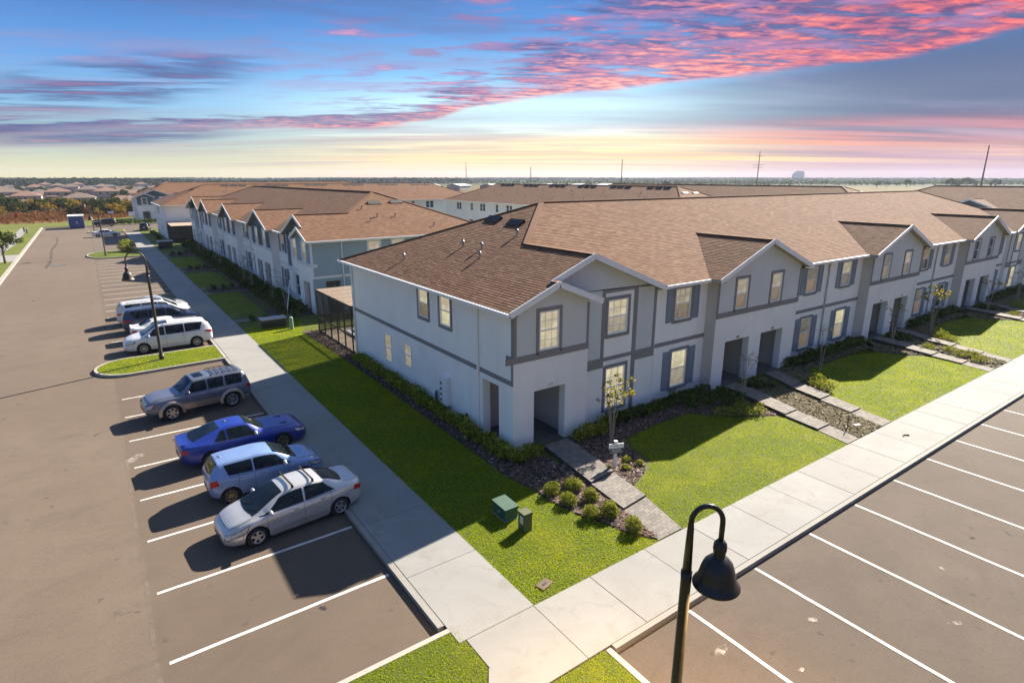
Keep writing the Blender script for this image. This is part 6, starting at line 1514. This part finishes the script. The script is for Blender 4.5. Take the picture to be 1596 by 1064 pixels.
scribble(a_, -.078, .865, -.085, .085, .05, 'number_grey', 1); scribble(b2, -.077, .735, -.19, .19, .035, 'sign_white', 2); scribble(b2, -.077, .685, -.17, .17, .028, 'sign_white', 3); scribble(b2, -.077, .635, -.23, .23, .028, 'sign_white', 4)
T = thing('path_stake', 'thin dark stake with a small light at the pavement end of the leaf littered bed', 'garden stake', (12.6, -6.1, 0), 0); mb = MB(); mb.tube([(0, 0, 0), (0, 0, .62)], .018, 'black_metal', 6); mb.build('stake', T)
mb = MB(); mb.tube([(-.12, 0, 0), (.14, .1, .03)], .02, 'black_metal', 6); mb.build('foot', T)
o = MB(); o.box(-.17, .17, -.1, .1, 0, .05, 'kerb_concrete'); o.box(-.1, .1, -.05, .05, .05, .055, 'plastic_black'); o = o.build('meter_cover', label='pale rectangular meter cover in the leaf littered bed', category='ground cover'); o.location = (13.2, -6.2, .01); o.rotation_euler = (0, 0, -.3)
mb = MB(); mb.tube([(0, 0, 0), (.12, .05, .015), (.22, .0, .01), (.3, -.1, .02)], .025, 'cover_brown', 6); o = mb.build('fallen_branch', label='small brown twig lying on the front pavement', category='twig'); o.location = (13.6, -7.8, .02)
# white plastic splice posts, container, far signs
T = thing('storage_container', 'blue portable storage box with white frame standing at the road end', 'container', (-13.9, 134.5, -.12), 0)
mb = MB(); mb.box(-1.25, 1.25, -1.2, 3.8, 0.1, 2.45, 'container_blue'); mb.build('box_wall', T); mb = MB(); mb.poly([(-1.35, -1.3, 2.6), (1.35, -1.3, 2.6), (1.35, 3.9, 2.6), (-1.35, 3.9, 2.6)], 'vinyl_white', .16); mb.box(1.25, 1.35, -1.3, -1.2, .1, 2.44, 'vinyl_white'); mb.box(-1.35, -1.25, -1.3, -1.2, .1, 2.44, 'vinyl_white'); mb.build('white_frame', T)
mb = MB(); mb.box(-.1, .25, -1.22, -1.2, 1.0, 1.5, 'paint_bluegrey'); mb.build('emblem', T)
T = thing('white_sign', 'white board sign on a post at the far road corner', 'sign', (-3.8, 141.0, 0), 0); mb = MB(); mb.box(-.06, .06, -.06, .06, 0, 2.4, 'sign_white'); mb.build('post', T); mb = MB(); mb.box(-.6, .6, -.1, -.06, 1.7, 2.6, 'sign_white'); mb.build('board', T)
T = thing('marker_flag', 'red and white marker post at the edge of the far field', 'marker', (-7.4, 150, 0), 0); mb = MB(); mb.box(-.08, .08, -.08, .08, 0, 1.9, 'red_plastic'); mb.build('post', T); mb = MB(); mb.box(-.6, .6, -.05, .05, 1.9, 2.4, 'vinyl_white'); mb.build('board', T)
for i, (x, y) in enumerate(((-30.5, 178), (-26.4, 176))):
    mb = MB(); mb.box(-.35, .35, -.1, .1, .5, 1.5, 'red_plastic'); mb.box(-.05, .05, -.05, .05, 0, .5, 'red_plastic'); o = mb.build('red_board', label=('left' if not i else 'right') + ' of two small red boards standing in the reddish field', category='marker', group='red boards in the field'); o.location = (x, y, -.2)
for i, (x, y) in enumerate(((-22.0, 128.0), (-21.4, 124.5))):
    T = thing('brown_post', ('farther' if not i else 'nearer') + ' of two stubby brown posts on the verge beside the footpath', 'post', (x, y, 0), 0, 'brown posts on the verge'); mb = MB(); mb.tube([(0, 0, 0), (0, 0, .7), (.05, 0, .85), (.12, 0, .86)], [.12, .16, .11, .04], 'cover_brown', 8); mb.build('post', T)

# ------------------------------------------------------------------ haze
m = bpy.data.materials.new('haze'); m.use_nodes = True; m.node_tree.nodes.clear(); n = m.node_tree.nodes
pv = n.new('ShaderNodeVolumePrincipled'); pv.inputs['Density'].default_value = .00014; pv.inputs['Color'].default_value = (.62, .72, .88, 1); pv.inputs['Anisotropy'].default_value = .2
mo = n.new('ShaderNodeOutputMaterial'); m.node_tree.links.new(pv.outputs[0], mo.inputs['Volume']); M['haze'] = m
HAZE = True
if HAZE:
    mb = MB(); mb.box(-2600, 3200, -2600, 2900, -3.5, 36, 'haze'); mb.build('haze', kind='stuff')
